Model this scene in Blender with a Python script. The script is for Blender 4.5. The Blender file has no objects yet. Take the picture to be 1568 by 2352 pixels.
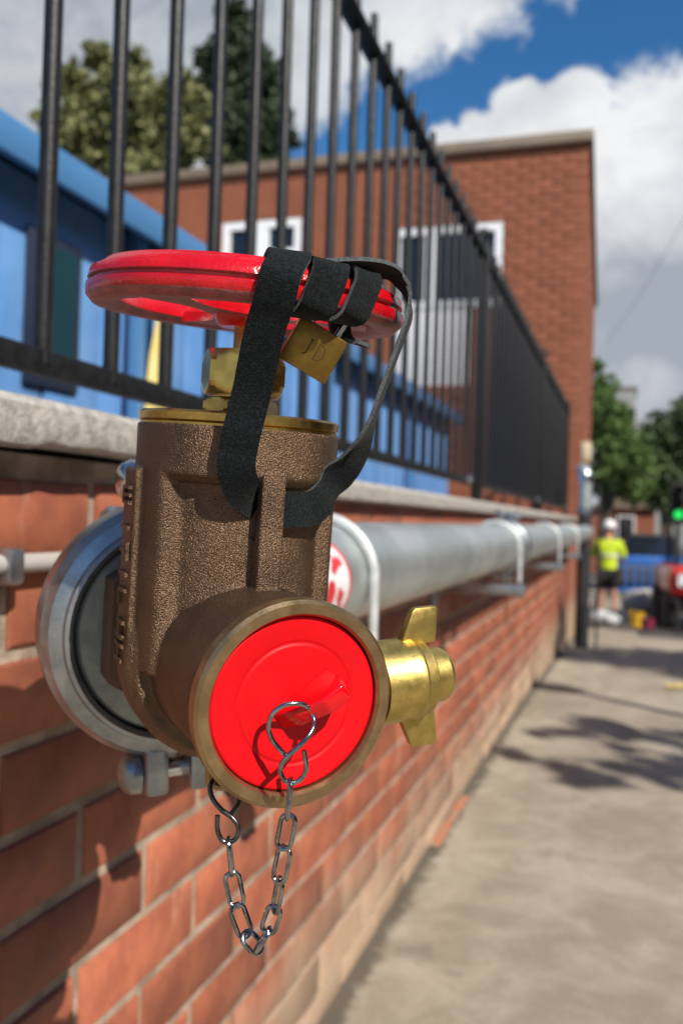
import bpy, bmesh, math, random
from mathutils import Vector, Matrix, noise as mnoise

random.seed(7)
S = bpy.context.scene
COL = S.collection
PI = math.pi
R = math.radians

# ------------------------------------------------------------------ camera
EYE = Vector((0.466, 0.0, 0.84))
YAW, PITCH, ROLL = R(18.7), R(0.35), 0.031
F_PX, CX, CY = 1950.0, 784.0, 1176.0
f0 = Vector((-math.sin(YAW), math.cos(YAW), 0))
r0 = Vector((math.cos(YAW), math.sin(YAW), 0))
u0 = Vector((0, 0, 1))
FWD = f0 * math.cos(PITCH) + u0 * math.sin(PITCH)
UPV = u0 * math.cos(PITCH) - f0 * math.sin(PITCH)
CR = r0 * math.cos(ROLL) + UPV * math.sin(ROLL)
CU = UPV * math.cos(ROLL) - r0 * math.sin(ROLL)
cam = bpy.data.cameras.new('camera')
camo = bpy.data.objects.new('camera', cam)
COL.objects.link(camo)
camo.matrix_world = Matrix(((CR.x, CU.x, -FWD.x, EYE.x), (CR.y, CU.y, -FWD.y, EYE.y),
                            (CR.z, CU.z, -FWD.z, EYE.z), (0, 0, 0, 1)))
cam.sensor_fit = 'VERTICAL'
cam.sensor_height = 36.0
cam.lens = 36.0 * F_PX / 2352.0
cam.clip_start = 0.02
cam.clip_end = 3000
cam.dof.use_dof = True
cam.dof.focus_distance = 0.325
cam.dof.aperture_fstop = 9.3
S.camera = camo
S.render.resolution_x, S.render.resolution_y = 682, 1024

# ------------------------------------------------------------------ light
SUN_AZ, SUN_EL = R(38.0), R(41.0)           # azimuth from +X towards -Y
SDIR = Vector((math.cos(SUN_AZ) * math.cos(SUN_EL), -math.sin(SUN_AZ) * math.cos(SUN_EL), math.sin(SUN_EL)))
sun = bpy.data.lights.new('sun', 'SUN')
sun.energy = 5.0
sun.angle = R(0.5)
sun.color = (1.0, 0.935, 0.83)
suno = bpy.data.objects.new('sun', sun)
COL.objects.link(suno)
suno.rotation_euler = SDIR.to_track_quat('Z', 'Y').to_euler()
suno.location = (3, -3, 4)
S.view_settings.view_transform = 'Standard'
S.view_settings.look = 'None'
S.view_settings.gamma = 1.0
S.view_settings.exposure = 0.28
S.view_settings.use_curve_mapping = False


def at(px, py, d):
    """point seen at photo position (px, py) at depth d along the view axis"""
    return EYE + d * (FWD + CR * ((px - CX) / F_PX) - CU * ((py - CY) / F_PX))


def ray(px, py):
    return (FWD + CR * ((px - CX) / F_PX) - CU * ((py - CY) / F_PX)).normalized()


# ------------------------------------------------------------------ node helpers
class NT:
    def __init__(self, tree):
        self.t = tree

    def n(self, typ, **kw):
        nd = self.t.nodes.new(typ)
        for k, v in kw.items():
            if k == 'i':
                for kk, vv in v.items():
                    nd.inputs[kk].default_value = vv
            else:
                setattr(nd, k, v)
        return nd

    def l(self, a, b):
        self.t.links.new(a, b)

    def math(self, op, a, b=None, clamp=False):
        nd = self.n('ShaderNodeMath', operation=op, use_clamp=clamp)
        for i, v in enumerate((a, b)):
            if v is None:
                continue
            if isinstance(v, (int, float)):
                nd.inputs[i].default_value = v
            else:
                self.l(v, nd.inputs[i])
        return nd.outputs[0]

    def sstep(self, v, a, b):
        nd = self.n('ShaderNodeMapRange', interpolation_type='SMOOTHSTEP')
        self.l(v, nd.inputs[0])
        nd.inputs[1].default_value, nd.inputs[2].default_value = a, b
        return nd.outputs[0]

    def mix(self, fac, a, b, blend='MIX'):
        nd = self.n('ShaderNodeMix', data_type='RGBA', blend_type=blend)
        for sock, v in ((nd.inputs[0], fac), (nd.inputs[6], a), (nd.inputs[7], b)):
            if hasattr(v, 'is_output'):
                self.l(v, sock)
            elif isinstance(v, (int, float)):
                sock.default_value = v
            else:
                sock.default_value = (*v, 1) if len(v) == 3 else v
        return nd.outputs[2]

    def noise(self, vec, scale, detail=3, rough=0.55, dist=0.0):
        nd = self.n('ShaderNodeTexNoise')
        nd.inputs['Scale'].default_value = scale
        nd.inputs['Detail'].default_value = detail
        nd.inputs['Roughness'].default_value = rough
        nd.inputs['Distortion'].default_value = dist
        if vec is not None:
            self.l(vec, nd.inputs['Vector'])
        return nd.outputs['Fac']


# ------------------------------------------------------------------ world: Nishita sky and clouds by direction
W = bpy.data.worlds.new('World')
S.world = W
W.use_nodes = True
W.node_tree.nodes.clear()
w = NT(W.node_tree)
tc = w.n('ShaderNodeTexCoord')
dirv = tc.outputs['Generated']
sky = w.n('ShaderNodeTexSky', sky_type='NISHITA')
sky.sun_disc = False
sky.sun_elevation = SUN_EL
sky.sun_rotation = math.atan2(SDIR.x, SDIR.y)
sky.air_density = 1.0
sky.dust_density = 0.2
sky.ozone_density = 3.0
SKY_K = 0.10


def dot_dir(v):
    nd = w.n('ShaderNodeVectorMath', operation='DOT_PRODUCT')
    w.l(dirv, nd.inputs[0])
    nd.inputs[1].default_value = v
    return nd.outputs['Value']


n_big = w.noise(dirv, 3.2, 5, 0.6, 0.3)
n_mid = w.noise(dirv, 11.0, 6, 0.62, 0.4)
n_fin = w.noise(dirv, 30.0, 5, 0.6)
wob = w.math('ADD', w.math('MULTIPLY', w.math('SUBTRACT', n_mid, 0.5), 0.16),
             w.math('MULTIPLY', w.math('SUBTRACT', n_fin, 0.5), 0.05))
# the long blue gap between the two cloud banks: a band along a great circle
ga, gb = ray(1420, 55), ray(880, 318)
gm = ga.cross(gb).normalized()
mid = (ga + gb).normalized()
tang = (ga - mid * ga.dot(mid)).normalized()
along = dot_dir(tang)                                   # + towards the upper right
across = w.math('ABSOLUTE', w.math('ADD', dot_dir(gm), wob))
width = w.math('ADD', 0.050, w.math('MULTIPLY', along, 0.10))
gap = w.sstep(w.math('SUBTRACT', across, width), 0.022, -0.020)
gap = w.math('MULTIPLY', gap, w.sstep(dot_dir(mid), 0.80, 0.93))
other = w.sstep(w.math('ADD', n_big, w.math('MULTIPLY', wob, 0.6)), 0.70, 0.56)
front = w.sstep(dot_dir(ray(784, 500)), 0.75, 0.55)     # broken cloud elsewhere in the sky
gap = w.math('MAXIMUM', gap, w.math('MULTIPLY', other, front))
for (px, py, rad) in ((1185, 238, 0.026), (1205, 290, 0.034), (1085, 315, 0.026), (1030, 335, 0.024), (1140, 325, 0.030), (1330, 250, 0.036), (1270, 310, 0.03)):
    d = dot_dir(ray(px, py))
    ang = w.math('ADD', w.math('ARCCOSINE', w.math('MINIMUM', d, 0.99999)), w.math('MULTIPLY', wob, 0.35))
    gap = w.math('MULTIPLY', gap, w.sstep(ang, rad * 0.82, rad * 1.15))
cov = w.math('SUBTRACT', 1.0, gap, clamp=True)
# cloud brightness: lit towards the gap, grey in the thick middle and at the bases
shade = w.sstep(w.math('ADD', w.math('MULTIPLY', n_big, 0.6), w.math('MULTIPLY', n_mid, 0.5)), 0.42, 0.70)
edge = w.sstep(w.math('SUBTRACT', across, width), 0.16, 0.0)
lit = w.math('ADD', w.math('MULTIPLY', shade, 0.45), w.math('MULTIPLY', edge, 0.40))
for (px, py, rad, amt) in ((1500, 740, 0.11, -0.55), (60, 60, 0.30, -0.10), (1480, 860, 0.05, 0.45), (1480, 330, 0.20, 0.34), (950, 90, 0.12, 0.2)):
    d = w.math('ARCCOSINE', w.math('MINIMUM', dot_dir(ray(px, py)), 0.99999))
    lit = w.math('ADD', lit, w.math('MULTIPLY', w.sstep(w.math('ADD', d, w.math('MULTIPLY', wob, 0.5)), rad, 0.0), amt))
lit = w.math('ADD', lit, w.math('MULTIPLY', w.math('SUBTRACT', n_mid, 0.5), 0.35), clamp=True)
ccol = w.mix(lit, (0.40, 0.44, 0.51), (0.95, 0.96, 0.97))
bg1 = w.n('ShaderNodeBackground')
hsv = w.n('ShaderNodeHueSaturation')
hsv.inputs['Saturation'].default_value = 1.3
w.l(sky.outputs[0], hsv.inputs['Color'])
w.l(hsv.outputs[0], bg1.inputs[0])
bg1.inputs[1].default_value = SKY_K
bg2 = w.n('ShaderNodeBackground')
w.l(ccol, bg2.inputs[0])
bg2.inputs[1].default_value = 0.78
mx = w.n('ShaderNodeMixShader')
w.l(cov, mx.inputs[0])
w.l(bg1.outputs[0], mx.inputs[1])
w.l(bg2.outputs[0], mx.inputs[2])
wo = w.n('ShaderNodeOutputWorld')
w.l(mx.outputs[0], wo.inputs[0])


# ------------------------------------------------------------------ materials
def mat(name, col, rough=0.5, metal=0.0, var=None, vscale=8.0, bump=0.0, bscale=200.0, bdist=0.001, rvar=0.0,
        coat=0.0, sheen=0.0, extra=None, bdetail=3, spec=None, coord='Object', vlo=0.35, vhi=0.65, sss=0.0):
    m = bpy.data.materials.new(name)
    m.use_nodes = True
    t = NT(m.node_tree)
    p = m.node_tree.nodes['Principled BSDF']
    p.inputs['Base Color'].default_value = (*col, 1)
    p.inputs['Roughness'].default_value = rough
    p.inputs['Metallic'].default_value = metal
    if spec is not None:
        p.inputs['Specular IOR Level'].default_value = spec
    if coat:
        p.inputs['Coat Weight'].default_value = coat
        p.inputs['Coat Roughness'].default_value = 0.12
    if sheen:
        p.inputs['Sheen Weight'].default_value = sheen
        p.inputs['Sheen Roughness'].default_value = 0.5
    if sss:
        p.inputs['Subsurface Weight'].default_value = sss
        p.inputs['Subsurface Radius'].default_value = (0.002, 0.0006, 0.0004)
        p.inputs['Subsurface Scale'].default_value = 1.0
    c = t.n('ShaderNodeTexCoord').outputs[coord]
    if var is not None:
        nf = t.noise(c, vscale, 5, 0.6)
        colr = t.mix(t.sstep(nf, vlo, vhi), col, var)
        t.l(colr, p.inputs['Base Color'])
        m['_col'] = 1
    if rvar:
        nf = t.noise(c, vscale * 1.7, 4)
        t.l(t.math('ADD', rough - rvar / 2, t.math('MULTIPLY', nf, rvar)), p.inputs['Roughness'])
    if bump:
        b = t.n('ShaderNodeBump')
        b.inputs['Strength'].default_value = bump
        b.inputs['Distance'].default_value = bdist
        t.l(t.noise(c, bscale, bdetail, 0.6), b.inputs['Height'])
        t.l(b.outputs[0], p.inputs['Normal'])
    if extra:
        extra(t, p, c)
    return m


def base_link(t, p):
    l = p.inputs['Base Color'].links
    return l[0].from_socket if l else tuple(p.inputs['Base Color'].default_value)[:3]


def rand_tint(lo, hi):
    def ex(t, p, c):
        oi = t.n('ShaderNodeObjectInfo')
        v = t.math('ADD', lo, t.math('MULTIPLY', oi.outputs['Random'], hi - lo))
        hs = t.n('ShaderNodeHueSaturation')
        src = base_link(t, p)
        if isinstance(src, tuple):
            hs.inputs['Color'].default_value = (*src, 1)
        else:
            t.l(src, hs.inputs['Color'])
        t.l(v, hs.inputs['Value'])
        t.l(hs.outputs[0], p.inputs['Base Color'])
    return ex


def brick_extra(t, p, c):
    geo = t.n('ShaderNodeNewGeometry').outputs['Position']
    src = base_link(t, p)
    oi = t.n('ShaderNodeObjectInfo')
    # smears of mortar and lime, orange chips, grime towards the foot of the wall
    streak = t.n('ShaderNodeMapping')
    streak.inputs['Scale'].default_value = (1, 1.6, 0.55)
    t.l(geo, streak.inputs['Vector'])
    smear = t.sstep(t.noise(streak.outputs[0], 9.0, 6, 0.68, 0.6), 0.56, 0.76)
    col = t.mix(t.math('MULTIPLY', smear, 0.55), src, (0.46, 0.30, 0.21))
    chip = t.sstep(t.noise(geo, 26.0, 3, 0.55), 0.715, 0.74)
    col = t.mix(chip, col, (0.62, 0.24, 0.09))
    soot = t.sstep(t.noise(geo, 6.5, 6, 0.7, 0.4), 0.56, 0.74)
    col = t.mix(t.math('MULTIPLY', soot, 0.45), col, (0.12, 0.055, 0.04))
    pit = t.sstep(t.noise(geo, 150.0, 3, 0.6), 0.68, 0.74)
    col = t.mix(t.math('MULTIPLY', pit, 0.6), col, (0.10, 0.05, 0.035))
    sep = t.n('ShaderNodeSeparateXYZ')
    t.l(geo, sep.inputs[0])
    foot = t.sstep(t.math('ADD', sep.outputs[2], t.math('MULTIPLY', t.noise(streak.outputs[0], 5.0, 5), -0.32)), 0.10, -0.12)
    col = t.mix(t.math('MULTIPLY', foot, 0.85), col, (0.42, 0.32, 0.22))
    hs = t.n('ShaderNodeHueSaturation')
    t.l(col, hs.inputs['Color'])
    t.l(t.math('ADD', 0.78, t.math('MULTIPLY', oi.outputs['Random'], 0.42)), hs.inputs['Value'])
    t.l(hs.outputs[0], p.inputs['Base Color'])


M = {}


def patina(t, p, c):
    src = base_link(t, p)
    big = t.sstep(t.noise(c, 26.0, 5, 0.65, 0.5), 0.50, 0.72)
    col = t.mix(t.math('MULTIPLY', big, 0.55), src, (0.075, 0.050, 0.036))
    verd = t.sstep(t.noise(c, 38.0, 4, 0.6, 0.8), 0.70, 0.80)
    col = t.mix(t.math('MULTIPLY', verd, 0.30), col, (0.10, 0.12, 0.085))
    t.l(col, p.inputs['Base Color'])


def scuffs(t, p, c):
    src = tuple(p.inputs['Base Color'].default_value)[:3]
    src = base_link(t, p)
    mp = t.n('ShaderNodeMapping')
    mp.inputs['Scale'].default_value = (1.0, 0.12, 1.0)
    mp.inputs['Rotation'].default_value = (0, 0, 0.7)
    t.l(c, mp.inputs['Vector'])
    sc = t.sstep(t.noise(mp.outputs[0], 420.0, 3, 0.6), 0.70, 0.76)
    area = t.sstep(t.noise(c, 55.0, 3, 0.6), 0.50, 0.66)
    k = t.math('MULTIPLY', sc, area)
    col = t.mix(t.math('MULTIPLY', k, 0.35), src, (0.85, 0.22, 0.22))
    dust = t.sstep(t.noise(c, 70.0, 6, 0.7), 0.56, 0.75)
    col = t.mix(t.math('MULTIPLY', dust, 0.14), col, (0.50, 0.05, 0.045))
    t.l(col, p.inputs['Base Color'])
    t.l(t.math('ADD', 0.30, t.math('MULTIPLY', t.noise(c, 90, 4), 0.3)), p.inputs['Roughness'])


M['brick'] = mat('red_brick', (0.37, 0.115, 0.058), 0.60, 0, (0.27, 0.080, 0.045), 24, 0.45, 320, 0.0016, extra=brick_extra)
M['mortar'] = mat('mortar', (0.48, 0.38, 0.29), 0.9, 0, (0.26, 0.20, 0.15), 18, 0.9, 240, 0.004, bdetail=6)
M['far_brick'] = mat('facade_brick', (0.275, 0.088, 0.040), 0.8, 0, (0.23, 0.075, 0.036), 3, 0.2, 80, 0.003, extra=rand_tint(0.88, 1.12))
M['far_mortar'] = mat('facade_mortar', (0.275, 0.108, 0.056), 0.9, 0, (0.23, 0.092, 0.05), 5)
M['coping'] = mat('coping_concrete', (0.50, 0.47, 0.42), 0.9, 0, (0.30, 0.28, 0.25), 75, 0.8, 220, 0.003, bdetail=6)


def pave_extra(t, p, c):
    geo = t.n('ShaderNodeNewGeometry').outputs['Position']
    big = t.math('ADD', t.math('MULTIPLY', t.noise(geo, 1.3, 6, 0.62, 0.6), 0.55), t.math('MULTIPLY', t.noise(geo, 7.5, 6, 0.7, 0.5), 0.45))
    fine = t.noise(geo, 60, 5, 0.6)
    damp = t.sstep(t.noise(geo, 2.6, 5, 0.6, 1.2), 0.60, 0.68)
    grit = t.sstep(t.noise(geo, 240, 2, 0.5), 0.62, 0.70)
    spots = t.sstep(t.noise(geo, 9.0, 3, 0.5), 0.70, 0.76)
    light = t.sstep(t.noise(geo, 14.0, 4, 0.6), 0.66, 0.76)
    col = t.mix(t.sstep(big, 0.41, 0.60), (0.255, 0.215, 0.158), (0.415, 0.365, 0.283))
    col = t.mix(t.math('MULTIPLY', fine, 0.42), col, (0.21, 0.18, 0.14))
    col = t.mix(t.math('MULTIPLY', damp, 0.45), col, (0.15, 0.125, 0.10))
    col = t.mix(t.math('MULTIPLY', grit, 0.7), col, (0.50, 0.46, 0.40))
    col = t.mix(t.math('MULTIPLY', spots, 0.7), col, (0.12, 0.10, 0.085))
    col = t.mix(t.math('MULTIPLY', light, 0.45), col, (0.50, 0.45, 0.37))
    sep = t.n('ShaderNodeSeparateXYZ')
    t.l(geo, sep.inputs[0])
    # silt and moss gathered in the joint at the foot of the wall
    wav = t.math('ADD', sep.outputs[0], t.math('MULTIPLY', t.noise(geo, 16.0, 4, 0.65), -0.075))
    silt = t.math('MULTIPLY', t.sstep(wav, 0.012, -0.018), t.sstep(sep.outputs[0], -0.3, -0.25))
    col = t.mix(t.math('MULTIPLY', silt, 0.85), col, (0.075, 0.06, 0.045))
    t.l(col, p.inputs['Base Color'])


M['pavement'] = mat('pavement_concrete', (0.34, 0.29, 0.22), 0.9, 0, None, 4, 0.5, 90, 0.003, extra=pave_extra, bdetail=5)
M['asphalt'] = mat('asphalt', (0.075, 0.068, 0.062), 0.9, 0, (0.11, 0.10, 0.09), 2, 0.4, 60, 0.004)
M['bronze'] = mat('cast_bronze', (0.185, 0.115, 0.070), 0.40, 0.86, (0.135, 0.085, 0.053), 40, 1.0, 1650, 0.0008, bdetail=1.5, rvar=0.12, extra=patina)
M['bronze_fine'] = mat('machined_bronze', (0.42, 0.29, 0.15), 0.36, 0.9, (0.30, 0.20, 0.10), 90, 0.25, 500, 0.0004, rvar=0.25)
M['brass'] = mat('brass', (0.62, 0.43, 0.13), 0.30, 1.0, (0.46, 0.30, 0.09), 120, 0.2, 400, 0.0004, rvar=0.25)
M['brass_bright'] = mat('bright_brass', (0.64, 0.48, 0.15), 0.40, 0.95, (0.46, 0.34, 0.10), 110, 0.25, 420, 0.0004, rvar=0.28)
M['brass_dull_shaded'] = mat('dull_shaded_brass', (0.30, 0.195, 0.050), 0.40, 1.0, (0.24, 0.15, 0.04), 200, 0.2, 700, 0.0003)  # base darkened so the padlock carries the handwheel's shade in its colour
M['copper'] = mat('copper_stem', (0.55, 0.25, 0.10), 0.25, 1.0, (0.42, 0.18, 0.07), 60)
M['red_gloss'] = mat('red_tab_plastic', (0.64, 0.0015, 0.006), 0.16, 0, (0.58, 0.0015, 0.006), 60, 0.05, 120, 0.0003, spec=0.6)
M['red_paint'] = mat('red_enamel', (0.56, 0.005, 0.010), 0.22, 0, (0.46, 0.004, 0.010), 60, 0.45, 240, 0.0014, coat=0.15, spec=0.5)
M['red_dull'] = mat('dull_red_underside', (0.34, 0.085, 0.085), 0.5, 0, (0.20, 0.06, 0.06), 160, 0.5, 600, 0.0008)  # duller red for the downward faces of rim and spokes
M['red_plastic'] = mat('red_plastic', (0.66, 0.0015, 0.006), 0.40, 0, (0.60, 0.0015, 0.006), 90, 0.06, 120, 0.0004, spec=0.28, extra=scuffs)


def suede(t, p, c):
    n = t.noise(c, 900, 3, 0.7)
    n2 = t.noise(c, 2600, 2, 0.6)
    col = t.mix(t.sstep(t.math('ADD', t.math('MULTIPLY', n, 0.6), t.math('MULTIPLY', n2, 0.4)), 0.42, 0.66),
                (0.003, 0.0042, 0.0046), (0.015, 0.0215, 0.0235))
    t.l(col, p.inputs['Base Color'])


M['suede'] = mat('black_suede', (0.022, 0.027, 0.029), 0.95, 0, None, 1, 0.9, 1300, 0.0007, spec=0.15, sheen=0.06, extra=suede)
M['leather_edge'] = mat('cut_leather_edge', (0.10, 0.11, 0.115), 0.95, 0, (0.05, 0.055, 0.06), 900, 0.8, 1500, 0.0006)
M['leather_smooth'] = mat('smooth_leather', (0.010, 0.010, 0.011), 0.55, 0, (0.016, 0.016, 0.017), 300, 0.5, 700, 0.0004)
M['galv'] = mat('galvanised_steel', (0.40, 0.42, 0.44), 0.36, 0.92, (0.27, 0.29, 0.31), 45, 0.35, 260, 0.0009, rvar=0.3)
M['galv_pipe'] = mat('galvanised_pipe_metal', (0.64, 0.68, 0.67), 0.40, 0.76, (0.46, 0.51, 0.50), 9, 0.14, 60, 0.0008, rvar=0.22)
M['endcap'] = mat('end_cap_paint', (0.36, 0.37, 0.32), 0.45, 0.3, (0.24, 0.25, 0.22), 60, 0.3, 200, 0.0008)
M['bolt'] = mat('bolt_zinc', (0.70, 0.72, 0.74), 0.22, 1.0, (0.5, 0.52, 0.55), 120, 0.2, 300, 0.0004)
M['chain'] = mat('chain_steel', (0.40, 0.41, 0.42), 0.15, 1.0, (0.22, 0.225, 0.235), 300, 0.15, 800, 0.0002, rvar=0.2)
M['zinc_dull'] = mat('dull_zinc', (0.66, 0.68, 0.68), 0.45, 0.35, (0.52, 0.54, 0.54), 60)
M['dark_steel'] = mat('dark_steel_wire', (0.16, 0.165, 0.16), 0.3, 1.0, (0.1, 0.1, 0.1), 300)
M['black_paint'] = mat('black_railing_paint', (0.007, 0.007, 0.0075), 0.45, 0, (0.013, 0.013, 0.014), 60, 0.4, 130, 0.0014, rvar=0.2, spec=0.32)
M['white_paint'] = mat('white_frame', (0.84, 0.84, 0.85), 0.4)
M['glass'] = mat('dark_glass', (0.012, 0.016, 0.024), 0.08, 0.0, spec=0.6)
M['teal_glass'] = mat('teal_glass', (0.012, 0.045, 0.06), 0.15)
M['blue'] = mat('blue_paint', (0.095, 0.245, 0.55), 0.42, 0, (0.14, 0.30, 0.58), 3)
M['blue_dark'] = mat('blue_fascia_paint', (0.06, 0.175, 0.36), 0.45, 0, (0.065, 0.19, 0.39), 4)
M['navy'] = mat('navy_soffit', (0.012, 0.02, 0.045), 0.6)
M['yellow'] = mat('yellow_paint', (0.80, 0.60, 0.17), 0.5, 0, (0.84, 0.66, 0.25), 12)
M['brown_trim'] = mat('brown_fascia', (0.20, 0.15, 0.105), 0.6, 0, (0.16, 0.12, 0.085), 3)
M['bark'] = mat('bark', (0.10, 0.075, 0.055), 0.9, 0, (0.06, 0.045, 0.035), 12, 0.8, 40, 0.01)
M['grey_block'] = mat('grey_render', (0.28, 0.28, 0.27), 0.8)
M['dark_post'] = mat('dark_pipe_paint', (0.035, 0.036, 0.038), 0.4, 0.2)
M['hivis'] = mat('hi_vis_yellow', (0.55, 0.70, 0.02), 0.8, 0, (0.45, 0.60, 0.02), 9)
M['reflect'] = mat('reflective_tape', (0.62, 0.66, 0.50), 0.4)
M['black_cloth'] = mat('black_cloth', (0.010, 0.010, 0.012), 0.9)
M['skin'] = mat('skin', (0.48, 0.26, 0.18), 0.6)
M['hair'] = mat('hair', (0.04, 0.025, 0.018), 0.7)
M['helmet'] = mat('helmet_white', (0.80, 0.80, 0.84), 0.25)
M['barrier'] = mat('barrier_blue', (0.02, 0.13, 0.45), 0.5)
M['vehicle_red'] = mat('vehicle_red', (0.60, 0.03, 0.025), 0.3, coat=0.5)
M['rubber'] = mat('rubber', (0.018, 0.018, 0.018), 0.8)
M['silver'] = mat('car_grey', (0.075, 0.070, 0.066), 0.5, 0.0)
M['maroon'] = mat('maroon_plastic', (0.22, 0.02, 0.06), 0.5)
M['bucket'] = mat('yellow_plastic', (0.72, 0.45, 0.03), 0.45)
M['bag'] = mat('white_sack', (0.55, 0.56, 0.58), 0.7, 0, (0.4, 0.41, 0.43), 6)
M['sticker_white'] = mat('sticker_white', (0.82, 0.82, 0.84), 0.35)
M['sticker_red'] = mat('sticker_red', (0.66, 0.03, 0.04), 0.35)
M['conduit'] = mat('conduit_grey', (0.40, 0.37, 0.34), 0.55)
M['engrave'] = mat('engraved_groove', (0.10, 0.06, 0.02), 0.6, 0.8)
M['cream'] = mat('cream_plastic', (0.62, 0.52, 0.34), 0.5)
M['leaf_yellow'] = mat('fallen_leaf', (0.62, 0.46, 0.12), 0.7)
M['orange_mark'] = mat('orange_marking_paint', (0.46, 0.15, 0.07), 0.85, 0, (0.32, 0.22, 0.15), 16)
g = bpy.data.materials.new('green_lamp')
g.use_nodes = True
gp = g.node_tree.nodes['Principled BSDF']
gp.inputs['Base Color'].default_value = (0.02, 0.4, 0.08, 1)
gp.inputs['Emission Color'].default_value = (0.02, 0.9, 0.15, 1)
gp.inputs['Emission Strength'].default_value = 1.0
M['green_lamp'] = g


def blue_streaks(m):
    t = NT(m.node_tree)
    p = m.node_tree.nodes['Principled BSDF']
    geo = t.n('ShaderNodeNewGeometry').outputs['Position']
    mp = t.n('ShaderNodeMapping')
    mp.inputs['Scale'].default_value = (6, 6, 0.9)
    t.l(geo, mp.inputs['Vector'])
    k = t.sstep(t.noise(mp.outputs[0], 2.2, 6, 0.65, 0.4), 0.50, 0.72)
    t.l(t.mix(t.math('MULTIPLY', k, 0.55), base_link(t, p), (0.05, 0.13, 0.27)), p.inputs['Base Color'])


blue_streaks(M['blue'])


def leaf_mat(name, a, b):
    def ex(t, p, c):
        geo = t.n('ShaderNodeNewGeometry')
        col = t.mix(t.math('MULTIPLY', geo.outputs['Random Per Island'], 1.0), a, b)
        t.l(col, p.inputs['Base Color'])
    m = mat(name, a, 0.6, extra=ex)
    m.node_tree.nodes['Principled BSDF'].inputs['Transmission Weight'].default_value = 0.0
    return m


M['leaf_olive'] = leaf_mat('olive_foliage', (0.10, 0.115, 0.035), (0.24, 0.24, 0.085))
M['leaf_dark'] = leaf_mat('conifer_foliage', (0.018, 0.035, 0.014), (0.06, 0.085, 0.03))
M['leaf_green'] = leaf_mat('green_foliage', (0.045, 0.095, 0.018), (0.15, 0.24, 0.05))
M['leaf_mid'] = leaf_mat('mid_green_foliage', (0.025, 0.055, 0.015), (0.085, 0.13, 0.04))


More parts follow.
